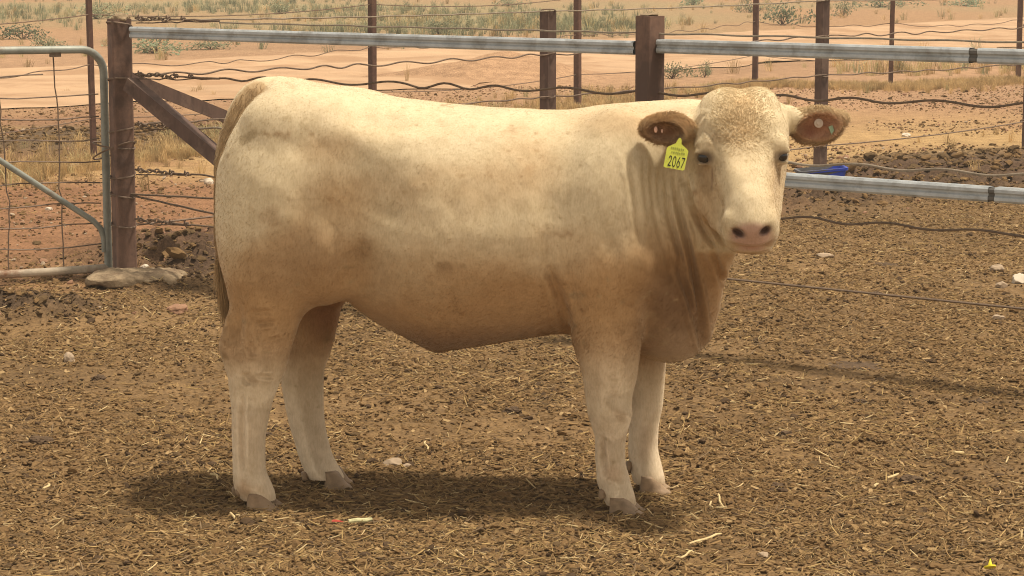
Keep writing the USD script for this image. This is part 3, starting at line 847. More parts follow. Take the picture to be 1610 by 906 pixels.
def bull_field():
    A, cuts = bull_parts()

    def f(p):
        d = np.full(len(p), 1.0, np.float32)
        for g, k in A:
            m = np.all((p > g.box[0] - 0.10) & (p < g.box[1] + 0.10), axis=1)
            if m.any():
                d[m] = smin(d[m], g(p[m]).astype(np.float32), k)
        for g, k in cuts:
            m = np.all((p > g.box[0] - 0.05) & (p < g.box[1] + 0.05), axis=1)
            if m.any():
                d[m] = -smin(-d[m], g(p[m]).astype(np.float32), k)
        return d
    return f


def surface_net(f, lo, hi, h, coarse=5):
    """A closed quad skin of the zero set of f: the field is sampled finely only near the surface."""
    n = np.ceil((np.array(hi) - lo) / h / coarse).astype(int) + 1
    H = h * coarse
    g = [np.float32(lo[i]) + np.arange(n[i] + 1, dtype=np.float32) * np.float32(H) for i in range(3)]
    C = np.stack(np.meshgrid(*g, indexing='ij'), -1)
    D = f(C.reshape(-1, 3)).reshape(C.shape[:3])
    N = n * coarse + 1
    fine = np.repeat(np.repeat(np.repeat(D[:-1, :-1, :-1], coarse, 0), coarse, 1), coarse, 2)
    V = np.full(N, 1.0, np.float32); V[:-1, :-1, :-1] = fine
    near = np.abs(D) < H * 3.2
    cell = np.zeros(n, bool)
    for a, b, c in np.ndindex(2, 2, 2):
        cell |= near[a:n[0] + a, b:n[1] + b, c:n[2] + c]
    idx = np.argwhere(cell)
    off = np.stack(np.meshgrid(*[np.arange(coarse)] * 3, indexing='ij'), -1).reshape(-1, 3)
    for s in range(0, len(idx), 4000):
        I = (idx[s:s + 4000, None] * coarse + off[None]).reshape(-1, 3)
        V[I[:, 0], I[:, 1], I[:, 2]] = f((np.asarray(lo, np.float32) + I * np.float32(h)).astype(np.float32))
    S = V < 0
    c0 = sum(S[a:N[0] - 1 + a, b:N[1] - 1 + b, c:N[2] - 1 + c].astype(np.int8) for a, b, c in np.ndindex(2, 2, 2))
    mix = np.argwhere((c0 > 0) & (c0 < 8))
    ids = np.full(N - 1, -1, np.int32); ids[mix[:, 0], mix[:, 1], mix[:, 2]] = np.arange(len(mix))
    acc, cnt = np.zeros((len(mix), 3)), np.zeros(len(mix))
    cs = [np.array(k) for k in np.ndindex(2, 2, 2)]
    for a in cs:
        for ax in range(3):
            if a[ax]:
                continue
            b = a.copy(); b[ax] = 1
            va, vb = (V[mix[:, 0] + q[0], mix[:, 1] + q[1], mix[:, 2] + q[2]] for q in (a, b))
            x = (va < 0) != (vb < 0)
            t = np.where(x, va / np.where(x, va - vb, 1), 0)
            acc[x] += (a + (b - a) * t[:, None])[x]; cnt += x
    verts = np.array(lo) + (mix + acc / cnt[:, None]) * h
    quads = []
    for ax in range(3):
        u, w = (ax + 1) % 3, (ax + 2) % 3
        s0 = [slice(1, N[i] - 1) for i in range(3)]; s1 = list(s0)
        s0[ax], s1[ax] = slice(0, N[ax] - 1), slice(1, N[ax])
        a, b = S[tuple(s0)], S[tuple(s1)]
        e = np.argwhere(a != b)
        flip = a[e[:, 0], e[:, 1], e[:, 2]]
        base = e + 1; base[:, ax] -= 1
        q = []
        for du, dw in ((-1, -1), (0, -1), (0, 0), (-1, 0)):
            o = base.copy(); o[:, u] += du; o[:, w] += dw
            q.append(ids[o[:, 0], o[:, 1], o[:, 2]])
        q = np.stack(q, 1)
        q[~flip] = q[~flip][:, ::-1]
        quads.append(q)
    F = np.vstack(quads)
    return verts, np.vstack([F[:, [0, 1, 2]], F[:, [0, 2, 3]]])


def bull_skin(h=0.0048):
    v, f = surface_net(bull_field(), np.array([-1.05, 6.14, 0.02]), np.array([1.12, 7.22, 1.36]), h)
    m = trimesh.Trimesh(v, f, process=False)
    parts = m.split(only_watertight=False)
    m = max(parts, key=lambda q: len(q.faces))
    was = m.vertices.copy()
    trimesh.smoothing.filter_taubin(m, iterations=14)
    bad = np.linalg.norm(m.vertices - was, axis=1) > .012
    m.vertices[bad] = was[bad]
    was = m.vertices.copy()
    crease(m)
    bad = np.linalg.norm(m.vertices - was, axis=1) > .06
    m.vertices[bad] = was[bad]
    return m
# ---- end of skin

# ---------------------------------------------------------------- the calf: coat, hooves, eyes, tags
coat_look = usdkit.material(stage, '/World/Looks/coat_look', {
    'a': ('attribute', {'attribute': 'coat'}), 'w': ('attribute', {'attribute': 'wet'}), 't': ('texture_coordinate', {}),
    'mp': ('mapping', {'scale': (1.0, 1.0, .30)}), 'n1': ('noise_texture', {'scale': 200.0, 'detail': 4.0, 'roughness': .6}), 'n2': ('noise_texture', {'scale': 24.0, 'detail': 5.0, 'roughness': .6}),
    'r1': ('rgb_ramp', {'ramp': [(.28, (.86, .84, .80)), (.55, (1, 1, 1)), (.8, (1.06, 1.06, 1.06))]}), 'r2': ('rgb_ramp', {'ramp': [(.3, (.90, .88, .84)), (.6, (1.04, 1.04, 1.04))]}),
    'm1': ('mix_color', {'blend_type': 'multiply', 'fac': 1.0}), 'm2': ('mix_color', {'blend_type': 'multiply', 'fac': 1.0}),
    'b': ('bump', {'strength': .16, 'distance': .003}), 'ro': ('mix_float', {'a': .78, 'b': .30}),
    'p': ('principled_bsdf', {'specular_ior_level': .22, 'sheen_weight': .25, 'sheen_roughness': .5, 'sheen_tint': (1.0, .9, .7)})},
    [('t.object', 'mp.vector'), ('mp.vector', 'n1.vector'), ('t.object', 'n2.vector'), ('n1.fac', 'r1.fac'), ('n2.fac', 'r2.fac'), ('a.color', 'm1.a'), ('r1.color', 'm1.b'), ('m1.result', 'm2.a'), ('r2.color', 'm2.b'),
     ('m2.result', 'p.base_color'), ('n1.fac', 'b.height'), ('b.normal', 'p.normal'), ('w.fac', 'ro.fac'), ('ro.result', 'p.roughness')], surface='p.BSDF')
hoof_look = look('hoof_look', (.27, .185, .11), rough=.55, vary=.35, scale=30, bump=.3, dist=.002, spots=(.28, .195, .115), spot_scale=16, spot_at=.55)
eye_look = usdkit.material(stage, '/World/Looks/eye_look', {'p': ('principled_bsdf', {'base_color': (.012, .008, .006), 'roughness': .12, 'specular_ior_level': .5, 'coat_weight': .4})}, surface='p.BSDF')
tag_yellow = look('yellow_plastic_look', (.66, .72, .10), rough=.45, vary=.10, scale=30, bump=.05, spec=.4)
tag_ink = look('tag_ink_look', (.035, .035, .02), rough=.6, vary=.2, scale=40, bump=.05)
tag_faint = look('tag_faint_ink_look', (.36, .40, .07), rough=.6, vary=.2, scale=40, bump=.05)
button_look = look('white_button_look', (.62, .52, .42), rough=.5, vary=.12, scale=40, bump=.05)
green_look = look('green_tag_look', (.30, .42, .27), rough=.5, vary=.15, scale=40, bump=.05)
pink_look = look('pink_tag_look', (.68, .42, .30), rough=.5, vary=.15, scale=40, bump=.05)


def coat_colour(v, n):
    px, py, _ = seen(v)
    side = v[:, 1] - axis_y(px)
    q = lambda s, seed, o=3: meshkit.fbm(v * s, o, seed)
    cream, tan, gold = np.array([.60, .50, .325]), np.array([.385, .228, .098]), np.array([.62, .475, .28])
    ear, pale, dirt, pink = np.array([.38, .22, .105]), np.array([.68, .555, .395]), np.array([.30, .19, .095]), np.array([.41, .25, .185])
    w = q(3.5, 41) - .5; w2 = q(11, 42) - .5; w3 = q(45, 43) - .5
    c = np.repeat(cream[None], len(v), 0)

    def put(col, a):
        nonlocal c
        a = np.clip(a, 0, 1)[:, None]
        c = c + (np.array(col) - c) * a

    def spot(x, y, rx, ry, rot=0.0, hard=1.5):
        t = math.radians(rot); dx, dy = px - x, py - y
        return np.exp(-(((dx * math.cos(t) + dy * math.sin(t)) / rx) ** 2 + ((dy * math.cos(t) - dx * math.sin(t)) / ry) ** 2) ** hard)
    head = smooth(1085, 1100, px) * smooth(402, 392, py) * (side < -.12)
    body = 1 - head
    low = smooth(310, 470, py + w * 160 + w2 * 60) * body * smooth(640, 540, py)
    put(tan, low * .95)  # tan lower coat, deepened with painted shade of the flank
    put(tan, .5 * spot(1066, 430, 72, 85) * body)                       # neck
    put(np.array([.135, .070, .030]), .88 * spot(1064, 490, 62, 90) * body)    # brisket brown, carried up the neck as painted fold shade
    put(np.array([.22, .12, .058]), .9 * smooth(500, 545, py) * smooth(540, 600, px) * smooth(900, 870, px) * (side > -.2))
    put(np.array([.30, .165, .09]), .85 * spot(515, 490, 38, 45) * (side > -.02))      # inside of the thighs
    put(pale, .85 * smooth(500, 690, py + w * 60))                                        # dusty pale lower legs
    put(dirt, .45 * np.clip(w2 * 3.5, 0, 1) * smooth(470, 520, py))
    # dust, dried mud and painted hollow shade on the thigh and flank
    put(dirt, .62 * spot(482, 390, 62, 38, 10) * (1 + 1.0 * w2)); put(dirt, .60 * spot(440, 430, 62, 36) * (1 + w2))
    put(dirt, .50 * smooth(.30, .95, spot(572, 384, 17, 34, 12, 1) + 1.6 * w2 + .5 * w3)); put(dirt, .40 * smooth(.35, .95, spot(425, 342, 26, 20, 30, 1) + w2 * 2 + .5 * w3)); put(dirt, .36 * smooth(.35, .95, spot(398, 372, 13, 30, 0, 1) + w2 * 2 + .5 * w3))
    put(np.array([.30, .22, .11]), .62 * smooth(.40, .95, spot(387, 217, 21, 13, -38, 1) + 2.2 * w3 + 1.0 * w2))
    put(np.array([.42, .31, .17]), .45 * smooth(.40, .9, spot(458, 134, 12, 7, 30, 1) + 1.5 * w3))
    put(tan, .40 * spot(515, 240, 50, 30, -10) * (1 + 2 * w2)); put(tan, .45 * spot(540, 300, 60, 40) * (1 + 2 * w2)); put(tan, .35 * spot(700, 300, 120, 50) * (1 + 2 * w2))
    put(tan, .35 * spot(830, 260, 60, 60) * (1 + 2 * w2)); put(tan, .45 * spot(975, 190, 90, 26) * (side < 0)); put(tan, .25 * smooth(.1, .4, w) * smooth(250, 330, py) * body)
    put(dirt, .48 * smooth(.35, 1.0, spot(388, 562, 22, 14, 0, 1) + 1.6 * w2 + .6 * w3)); put(dirt, .52 * smooth(.35, 1.0, spot(396, 600, 16, 14, 0, 1) + 1.6 * w2 + .6 * w3)); put(dirt, .60 * smooth(.35, 1.0, spot(974, 655, 18, 15, 0, 1) + 1.6 * w2 + .6 * w3))
    put(np.array([.42, .27, .15]), .6 * spot(965, 745, 18, 14) + .65 * spot(382, 770, 14, 16) + .3 * spot(1014, 700, 14, 30))
    put(np.array([.55, .36, .24]), .6 * spot(405, 800, 22, 10))
    put(dirt, .45 * smooth(778, 800, py) * (side < 0) + .55 * smooth(742, 766, py) * (side > 0))
    # tail
    td, tt = line_distance(px, py, [(404, 148), (386, 166), (370, 196), (359, 229), (352, 264), (349, 320), (348, 380), (352, 430), (357, 468)])
    tail = smooth(1.15, .85, td / np.interp(tt, [0, .25, .5, 1], [20, 19, 14, 8.5])) * (np.abs(side + .085) < .05)
    put(np.array([.37, .255, .135]), .9 * tail + .3 * tail * w2)
    # head
    put(gold, head * (.75 * spot(1166, 176, 38, 44) + .35 * spot(1168, 235, 30, 45)) * (1 + 1.2 * w2))
    put(cream * 1.02, head * .8 * spot(1178, 318, 48, 34)); put(tan, head * .55 * spot(1108, 320, 26, 70)); put(tan, head * .4 * spot(1222, 292, 16, 50)); put(dirt, head * .42 * spot(1112, 268, 17, 20)); put(dirt, head * .4 * spot(1224, 268, 12, 22))  # the spots under the eyes are shading put into the colour
    for x, y, s in ((1107, 248, 1.25), (1231, 246, 1.0)):
        put((.075, .048, .034), head * .88 * spot(x, y, 13 * s, 9 * s, hard=2))
    put((.16, .10, .06), head * .6 * np.exp(-((px - 1119.5 - .5 * np.sin(py / 7)) / 1.6) ** 2) * smooth(262, 270, py) * smooth(306, 292, py))
    nose = np.clip(1.15 * spot(1181, 372, 35, 22, hard=3) , 0, 1) * smooth(342, 349, py + 6 * (np.abs(px - 1181) / 30) ** 2) * head
    put(pink, .92 * nose)
    put((.42, .22, .16), .5 * head * spot(1181, 393, 28, 5, hard=2))
    for x, y, r in ((1161, 366, -28), (1203, 363, 30)):
        put((.10, .05, .037), head * .95 * spot(x, y, 12, 7, -r, hard=2))
    # ears
    dl, dr = (np.min([f(v.astype(np.float32)) for f in e], 0) for e in EARS)
    le, re = smooth(.008, .001, dl) * (px < 1090), smooth(.008, .001, dr) * (px > 1243)
    put((.50, .34, .18), .85 * le * (1 + w3)); put((.24, .115, .06), .85 * le * spot(1044, 207, 29, 15, hard=2)); put((.44, .27, .12), .6 * le * spot(1040, 182, 30, 8))
    inner = spot(1289, 199, 36, 22, -10, hard=2.5)
    put(gold * .95, .8 * re); put((.46, .24, .145), .92 * re * inner); put((.30, .125, .075), .75 * re * spot(1270, 207, 13, 12)); put((.36, .20, .11), .6 * re * spot(1256, 205, 13, 22))
    c *= (1 + .10 * w2 + .10 * w3)[:, None]
    return np.clip(c, .01, .92), np.clip(nose * .9, 0, 1)


skin = bull_skin()
base = np.array([.02, 6.75, 0.0])
calf = thing('bull_calf', 'cream coloured young bull standing side on in the pen, its head turned to the viewer', 'cattle', base)
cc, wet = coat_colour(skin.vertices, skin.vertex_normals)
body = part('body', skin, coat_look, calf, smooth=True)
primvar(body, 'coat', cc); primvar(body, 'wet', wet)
for px, py, yy, w in EYES:
    r = .0175 * w
    e = trimesh.creation.icosphere(3, r); e.apply_translation(at(px, py, yy) + np.array([0, .62 * r, 0])); part('eye', e, eye_look, calf, smooth=True)


def claw(c, a, L, W, H, out):
    """One toe of a cloven hoof: flat sole, sloping front, rounded outer wall."""
    th = np.linspace(0, 2 * math.pi, 28, endpoint=False)
    rings = []
    for z in np.linspace(0, 1, 8):
        x0, x1, w = .02 + .02 * z, 1.0 - .60 * z ** 1.05, 1.0 - .10 * z
        cx, rx = (x0 + x1) / 2, (x1 - x0) / 2
        ex = np.sign(np.cos(th)) * np.abs(np.cos(th)) ** .85
        ey = np.sign(np.sin(th)) * np.abs(np.sin(th)) ** .75
        rings.append(np.c_[(cx + rx * ex) * L, .5 * W * w * ey * (1 - .28 * np.clip(ex, 0, 1) ** 2), np.full(28, z * H * 1.0)] * [1, 1, 1] + [0, 0, .004 * math.sin(z * 9)])
    n = 28; V = np.vstack(rings + [rings[-1].mean(0)[None], rings[0].mean(0)[None]]); k = np.arange(n); F = []
    for i in range(7):
        p, q = i * n + k, i * n + (k + 1) % n
        F += [np.stack([p, q, q + n], 1), np.stack([p, q + n, p + n], 1)]
    F += [np.stack([np.full(n, 8 * n), 7 * n + k, 7 * n + (k + 1) % n], 1), np.stack([np.full(n, 8 * n + 1), (k + 1) % n, k], 1)]
    m = trimesh.Trimesh(V, np.vstack(F), process=False)
    m.vertices += (meshkit.fbm(m.vertices * 60 + out, 2, 4) - .5)[:, None] * .003
    m.apply_translation([-.37 * L, out, 0]); rotz(m, a); m.apply_translation(c)
    return m


for px, py, dv, L, a in ((412, 804, -.148, .112, -.08), (529, 770, .148, .095, -.05), (981, 815, -.142, .122, -.08), (1025, 776, .142, .108, -.05)):
    y = float(axis_y(px)) + dv
    c = at(px, py, y); c[2] = -.014
    for o in (-.0295, .0295):
        part('hoof', claw(c + [0, 0, 0], a, L, .060, .064, o), hoof_look, calf, smooth=40)
for px, py, dv in ((372, 771, -.135), (378, 773, -.172), (479, 748, .128), (484, 749, .158), (988, 733, .122), (990, 734, .152), (947, 776, -.166)):
    m = rock(np.random.default_rng(px), (.030, .026, .034), 1, 2, .15); m.apply_translation(at(px, py, float(axis_y(px)) + dv)); part('dewclaw', m, hoof_look, calf, smooth=True)

# the ear tags
yl = float(axis_y(1064)) - .165 + HEAD - .045
def tag_plane(px, py, y, roll, yaw=0., pitch=-.1):
    R = trimesh.transformations.euler_matrix(math.pi / 2 + pitch, roll, yaw, 'sxyz')
    R[:3, 3] = at(px, py, y)
    return R
S = mpp(yl)
shape = np.array([(-17, -22), (-14.5, -23), (13.5, -23), (16, -21.5), (17, 8), (14, 11), (4.5, 17), (3.2, 24), (1.5, 26), (-1, 26), (-2.5, 23), (-4.5, 17), (-15, 10), (-17, 7)]) * S
import shapely
T = tag_plane(1064, 243, yl, .18)
tp = trimesh.creation.extrude_polygon(shapely.Polygon(shape), .0025, engine='earcut'); tp.apply_transform(T)
et = part('ear_tag', tp, tag_yellow, calf, smooth=False, label='yellow ear tag printed 2067')
txt = meshkit.text_mesh('2067', 1.0, .0006, bold=False)
b = txt.bounds; txt.vertices -= [(b[0][0] + b[1][0]) / 2, b[0][1], 0]
txt.vertices *= [25.5 * S / (b[1][0] - b[0][0]), 16.5 * S, 1]; txt.apply_translation([1.5 * S, -20 * S, .0026]); txt.apply_transform(T)
part('number', txt, tag_ink, et, smooth=False)
rng = np.random.default_rng(4); ms = []
for row, x0, x1 in ((8.5, -11, 11), (2.5, -9, 10)):
    x = x0
    while x < x1:
        w = rng.uniform(1.2, 2.6); q = trimesh.creation.box([w * S, rng.uniform(2.2, 3.6) * S, .0005]); q.apply_translation([(x + w / 2) * S, (row + rng.uniform(-.5, .5)) * S, .0028]); ms.append(q); x += w + rng.uniform(.7, 1.3)
m = join(ms); m.apply_transform(T); part('worn_print', m, tag_faint, et, smooth=False)
yr = float(axis_y(1286)) - .085 + HEAD
d = trimesh.creation.cylinder(.0125, .006, sections=20); d.apply_transform(tag_plane(1287, 194, yr - .014, 0, .2)); bt = part('ear_button', d, button_look, calf, smooth=30)
d = trimesh.creation.cylinder(.0045, .012, sections=12); d.apply_transform(tag_plane(1286, 194, yr - .016, 0, .2)); part('button_pin', d, button_look, bt, smooth=30)
d = trimesh.creation.box([.0115, .0255, .0035]); d.apply_transform(tag_plane(1308, 205, yr - .022, -.35, .25)); part('ear_clip', d, green_look, calf, smooth=False, label='small pale green clip in the far ear')
yl2 = float(axis_y(1030)) - .165 + HEAD
for x, y, s in ((1031, 204, 1.0), (1041, 206, .6)):
    m = trimesh.creation.icosphere(2, .0065 * s); m.vertices *= [.75, .5, 1.4]; m.apply_translation(at(x, y, yl2 - .014)); part('ear_stud', m, pink_look, calf, smooth=True)

# ---------------------------------------------------------------- the calf's hair
fur_look = usdkit.material(stage, '/World/Looks/fur_look', {
    'a': ('attribute', {'attribute': 'coat'}), 'd': ('diffuse_bsdf', {}), 'g': ('translucent_bsdf', {}), 'm': ('mix_closure', {'fac': .25})},
    [('a.color', 'd.color'), ('a.color', 'g.color'), ('d.BSDF', 'm.closure1'), ('g.BSDF', 'm.closure2')], surface='m.closure')


def strands(name, parent, roots, dirs, up, length, width, colour, curl, seed, lay=1.0):
    """Hair as curves of four points, lying along DIRS and rising along UP."""
    r = np.random.default_rng(seed)
    n = len(roots)
    wob = r.normal(size=(n, 3)) * curl[:, None]
    L = length[:, None]
    up2 = up * np.reshape(lay, (-1, 1))
    P = np.stack([roots - up * .002, roots + (dirs * .35 + up2 * .22 + wob * .2) * L, roots + (dirs * .95 + up2 * .24 + wob * .8 - np.array([0, 0, .12])) * L], 1)
    P = P - np.array(UsdGeom.Xformable(calf).GetLocalTransformation().ExtractTranslation())
    c = UsdGeom.BasisCurves.Define(stage, numbered(str(parent.GetPath()) + '/' + name))
    c.CreateTypeAttr('linear')
    c.CreatePointsAttr(Vt.Vec3fArray.FromNumpy(P.reshape(-1, 3).astype(np.float32)))
    c.CreateCurveVertexCountsAttr(Vt.IntArray.FromNumpy(np.full(n, 3, np.int32)))
    c.CreateWidthsAttr(Vt.FloatArray.FromNumpy((width[:, None] * np.array([1.0, .85, .25])).ravel().astype(np.float32)))
    c.SetWidthsInterpolation('vertex')
    UsdGeom.PrimvarsAPI(c).CreatePrimvar('coat', Sdf.ValueTypeNames.Color3fArray, 'uniform').Set(Vt.Vec3fArray.FromNumpy(colour.astype(np.float32)))
    UsdShade.MaterialBindingAPI.Apply(c.GetPrim()).Bind(fur_look)
    tag(c.GetPrim(), kind='stuff')
    return c


rng = np.random.default_rng(77)
sv, sf = np.array(skin.vertices), np.array(skin.faces)
fn, fa, fc = skin.face_normals, skin.area_faces, skin.triangles_center
fpx, fpy, _ = seen(fc)
fside = fc[:, 1] - axis_y(fpx)
on_head = smooth(1080, 1095, fpx) * smooth(402, 390, fpy) * (fside < -.1)
f_ear = np.minimum(*[np.min([f(fc.astype(np.float32)) for f in e], 0) for e in EARS]) < .006
dens = fa * np.where(fn[:, 1] < .35, 1.0, .18) * (.28 + (.5 + 2.0 * np.exp(-((fpx - 1166) / 50) ** 2 - ((fpy - 180) / 50) ** 2)) * on_head + 3.7 * f_ear + .5 * smooth(500, 540, fpy) * smooth(570, 550, fpy) + .2 * (fpx < 400) * (fpy < 470)) * (wet[sf].max(1) < .25)
for px, py, yy, w in EYES:
    dens *= np.hypot(fpx - px, fpy - py) > 11 * w
NF = 80000
pick = rng.choice(len(sf), NF, p=dens / dens.sum())
bc = rng.random((NF, 2)); flip = bc.sum(1) > 1; bc[flip] = 1 - bc[flip]
W = np.c_[1 - bc.sum(1), bc]
root = (sv[sf[pick]] * W[:, :, None]).sum(1)
nor = fn[pick]
hd, er = on_head[pick], f_ear[pick]
ppx, ppy = fpx[pick], fpy[pick]
tail_d, _ = line_distance(ppx, ppy, [(404, 148), (386, 166), (370, 196), (359, 229), (352, 264), (349, 320), (348, 380), (352, 430), (357, 468)])
tl = (tail_d < 17) & (np.abs(fside[pick] + .085) < .05)
flow = np.array([-.75, 0, -.65]) + np.c_[np.zeros(NF), np.zeros(NF), -.4 * smooth(560, 640, ppy)]
whorl = np.c_[(ppx - 1166) / 60, np.full(NF, -.3), -(ppy - 232) / 60 - .0]
flow = flow * (1 - hd[:, None]) + whorl * hd[:, None]
flow[tl] = [-.2, 0, -1]
ec = np.where((ppx < 1150)[:, None], np.array([1050, 203.]), np.array([1288, 198.]))
flow[er] = (np.c_[(ppx - ec[:, 0]) / 40, np.full(NF, -.5), -(ppy - ec[:, 1]) / 40 - .25])[er]
flow = flow + rng.normal(0, .16, (NF, 3))
flow -= nor * (flow * nor).sum(1, keepdims=True)
flow /= np.linalg.norm(flow, axis=1, keepdims=True) + 1e-9
poll = hd * np.exp(-((ppx - 1166) / 45) ** 2 - ((ppy - 178) / 50) ** 2)
rim = er & (np.abs(nor[:, 1] + .15) < .6)
length = .0062 - .0010 * hd + .010 * poll + .008 * rim + .002 * er + .012 * tl + .006 * smooth(440, 520, ppy) * (ppx > 850) * (ppx < 930)
lay = np.clip(.30 + .35 * poll + .5 * rim + .4 * tl, 0, 1)
length = length * rng.uniform(.6, 1.3, NF)
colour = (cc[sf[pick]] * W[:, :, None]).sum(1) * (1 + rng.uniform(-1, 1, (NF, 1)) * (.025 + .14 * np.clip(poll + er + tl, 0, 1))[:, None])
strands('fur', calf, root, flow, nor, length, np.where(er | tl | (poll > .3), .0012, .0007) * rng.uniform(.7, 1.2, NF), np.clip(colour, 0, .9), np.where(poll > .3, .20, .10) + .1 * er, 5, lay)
# the tail's switch
NS = 2600
t = rng.random(NS)
tx, ty = np.interp(t, [0, .5, 1], [350, 353, 357]), np.interp(t, [0, .5, 1], [395, 432, 468])
root = at(tx, ty, axis_y(tx) - .085) + rng.normal(0, .006, (NS, 3))
dirs = np.array([.10, 0, -1.0]) + rng.normal(0, .05, (NS, 3)); up = np.c_[rng.normal(0, .35, NS), rng.normal(0, .35, NS), np.zeros(NS)]
strands('tail_switch', calf, root, dirs, up, rng.uniform(.05, .10, NS), np.full(NS, .0018), np.array([.48, .34, .18]) * rng.uniform(.6, 1.25, (NS, 1)), np.full(NS, .05), 6)

# ---------------------------------------------------------------- litter on the pen floor
rng = np.random.default_rng(2067)
lit = lambda n, c, **k: look(n, c, rough=.95, vary=.3, scale=60, bump=.3, spec=.12, **k)
crumb_dark, crumb_mid, chip_tan, chip_pale, straw_gold, straw_pale, straw_grey, mud_black = (lit('dark_crumb_look', (.105, .068, .033)), lit('brown_crumb_look', (.168, .103, .046)), lit('tan_chip_look', (.263, .171, .077)), lit('pale_chip_look', (.34, .235, .115)),
    lit('gold_straw_look', (.40, .28, .12)), lit('pale_straw_look', (.60, .47, .25)), lit('grey_straw_look', (.22, .155, .09)), lit('black_crumb_look', (.074, .047, .026)))


def crumb(seed):
    r = np.random.default_rng(seed)
    m = trimesh.creation.icosphere(1, .5)
    m.vertices = m.vertices * (1 + .5 * (r.random(len(m.vertices)) - .5))[:, None] * [1.25, .85, .55]
    return m


def chip(seed):
    r = np.random.default_rng(seed)
    n = 6
    th = np.sort(r.uniform(0, 2 * math.pi, n))
    o = np.c_[np.cos(th) * .55, np.sin(th) * r.uniform(.22, .38), r.uniform(-.06, .06, n)]
    o[:, 2] += .25 * o[:, 0] ** 2
    V = np.vstack([o, o * [.94, .94, 1] - [0, 0, .07]]); k = np.arange(n); F = []
    for i in range(1, n - 1):
        F += [[0, i, i + 1], [n, n + i + 1, n + i]]
    for i in range(n):
        j = (i + 1) % n; F += [[i, n + i, j], [j, n + i, n + j]]
    return trimesh.Trimesh(V, F, process=False)


def straw(seed, thick=.035):
    r = np.random.default_rng(seed)
    t = np.linspace(-.5, .5, 5)
    bend = r.uniform(-.25, .25)
    P = np.c_[t, bend * t * t + (.12 * (t > .1) * (t - .1)), .10 * (t * t)]
    return tube(P, thick * np.array([.8, 1, 1.05, 1, .7]), 4)


protos = [('crumb', crumb(1), crumb_dark), ('crumb', crumb(2), crumb_mid), ('crumb', crumb(3), crumb_mid), ('crumb', crumb(4), mud_black),
          ('chip', chip(1), chip_tan), ('chip', chip(2), chip_tan), ('chip', chip(3), crumb_mid), ('chip', chip(4), chip_pale), ('chip', chip(5), crumb_dark),
          ('straw', straw(1), straw_gold), ('straw', straw(2), straw_pale), ('straw', straw(3), straw_grey), ('straw', straw(4), chip_tan), ('straw', straw(5, .05), chip_tan)]
N = 340000
# spread evenly over the ground that the pen shows, a little thinner with distance
y = 5.55 + (15.8 - 5.55) * rng.random(N * 2) ** 1.4
x = (rng.random(N * 2) * 2 - 1) * (y * .2176 + 1.1)
keep = rng.random(N * 2) < np.clip((y * .2176 + 1.1) / 4.2 * (7.2 / y) ** .9, 0, 1)
edge = np.interp(x, LITTER_EDGE[:, 0], LITTER_EDGE[:, 1])
inside = smooth(1.0, -.9, y - edge + (n2(x, y, .9, 21) - .5) * 3.2)
keep &= rng.random(len(x)) < np.maximum(inside, .05) * (1 - .72 * smooth(.50, .64, n2(x, y, 1.7, 91)))
x, y = x[keep][:N], y[keep][:N]
N = len(x)
patch = n2(x, y, 3.0, 51); wet = muck(x, y)
golden = np.clip(smooth(.38, .62, n2(x, y, 1.3, 52)) + smooth(6.5, 5.8, y) * .6, 0, 1)
wts = np.stack([.8 + wet * 4, 1.7 + 0 * x, 1.3 + 0 * x, .30 + wet * 5 + .8 * (patch < .42), 2.0 - wet, 2.0 - wet, 1.7 + 0 * x, .75 * (1 - wet), .9 + wet * 2, 1.5 * golden, .35 * golden + .12, .8 + 0 * x, 2.2 - wet, 1.2 - .5 * wet], 1)
cum = np.cumsum(wts, 1); pick = (rng.random(N)[:, None] * cum[:, -1:] > cum).sum(1)
size = np.exp(rng.normal(0, .50, N))
isstraw = pick >= 9; ischip = (pick >= 4) & ~isstraw
sc = np.where(isstraw, .021 * size, np.where(ischip, .0125 * size, .0092 * size))
sc = np.clip(sc, .005, np.where(isstraw, .062, .036))
z = height(x, y) + np.where(isstraw, .005, .001) + rng.random(N) * .004
scatter('litter', 'loose crumbs of dry manure, chaff and straw covering the pen floor', 'litter', protos, np.stack([x, y, z], 1), rng.uniform(0, 6.3, N), rng.normal(0, .28, N), rng.normal(0, .35, N), sc, pick)

# gravel on the red earth behind the fences
stone_looks = [look('pale_stone_look', (.33, .25, .17), rough=.9, vary=.25, scale=25, bump=.4), look('red_stone_look', (.26, .145, .085), rough=.9, vary=.3, scale=25, bump=.4), look('white_stone_look', (.52, .45, .35), rough=.9, vary=.2, scale=25, bump=.4)]
protos = [('pebble', rock(np.random.default_rng(s), (1, .8, .8), .7, 1, .4), stone_looks[(1, 1, 1, 0, 1, 1)[s]]) for s in range(6)] + [('clod', crumb(7), crumb_dark), ('clod', crumb(8), crumb_mid)]
N = 24000
y = 8.8 + 19 * rng.random(N * 3) ** .9; x = (rng.random(N * 3) * 2 - 1) * (y * .2176 + .5)
edge = np.interp(x, LITTER_EDGE[:, 0], LITTER_EDGE[:, 1]); wet = muck(x, y)
keep = rng.random(N * 3) < smooth(-.8, .6, y - edge) * smooth(.34, .6, n2(x, y, .7, 71)) + .8 * wet
x, y, wet = x[keep][:N], y[keep][:N], wet[keep][:N]; N = len(x)
pick = np.where(rng.random(N) < .62 + .38 * wet, rng.integers(6, 8, N), rng.integers(0, 6, N))
sc = np.clip(.013 * np.exp(rng.normal(0, .5, N)), .005, .05) * (1 + .9 * wet) * np.where(pick > 5, 1.0, 1)
scatter('gravel', 'small stones and dark clods strewn over the red earth behind the fence', 'gravel', protos, np.stack([x, y, height(x, y) + sc * .12], 1), rng.uniform(0, 6.3, N), rng.normal(0, .3, N), rng.normal(0, .3, N), sc, pick)

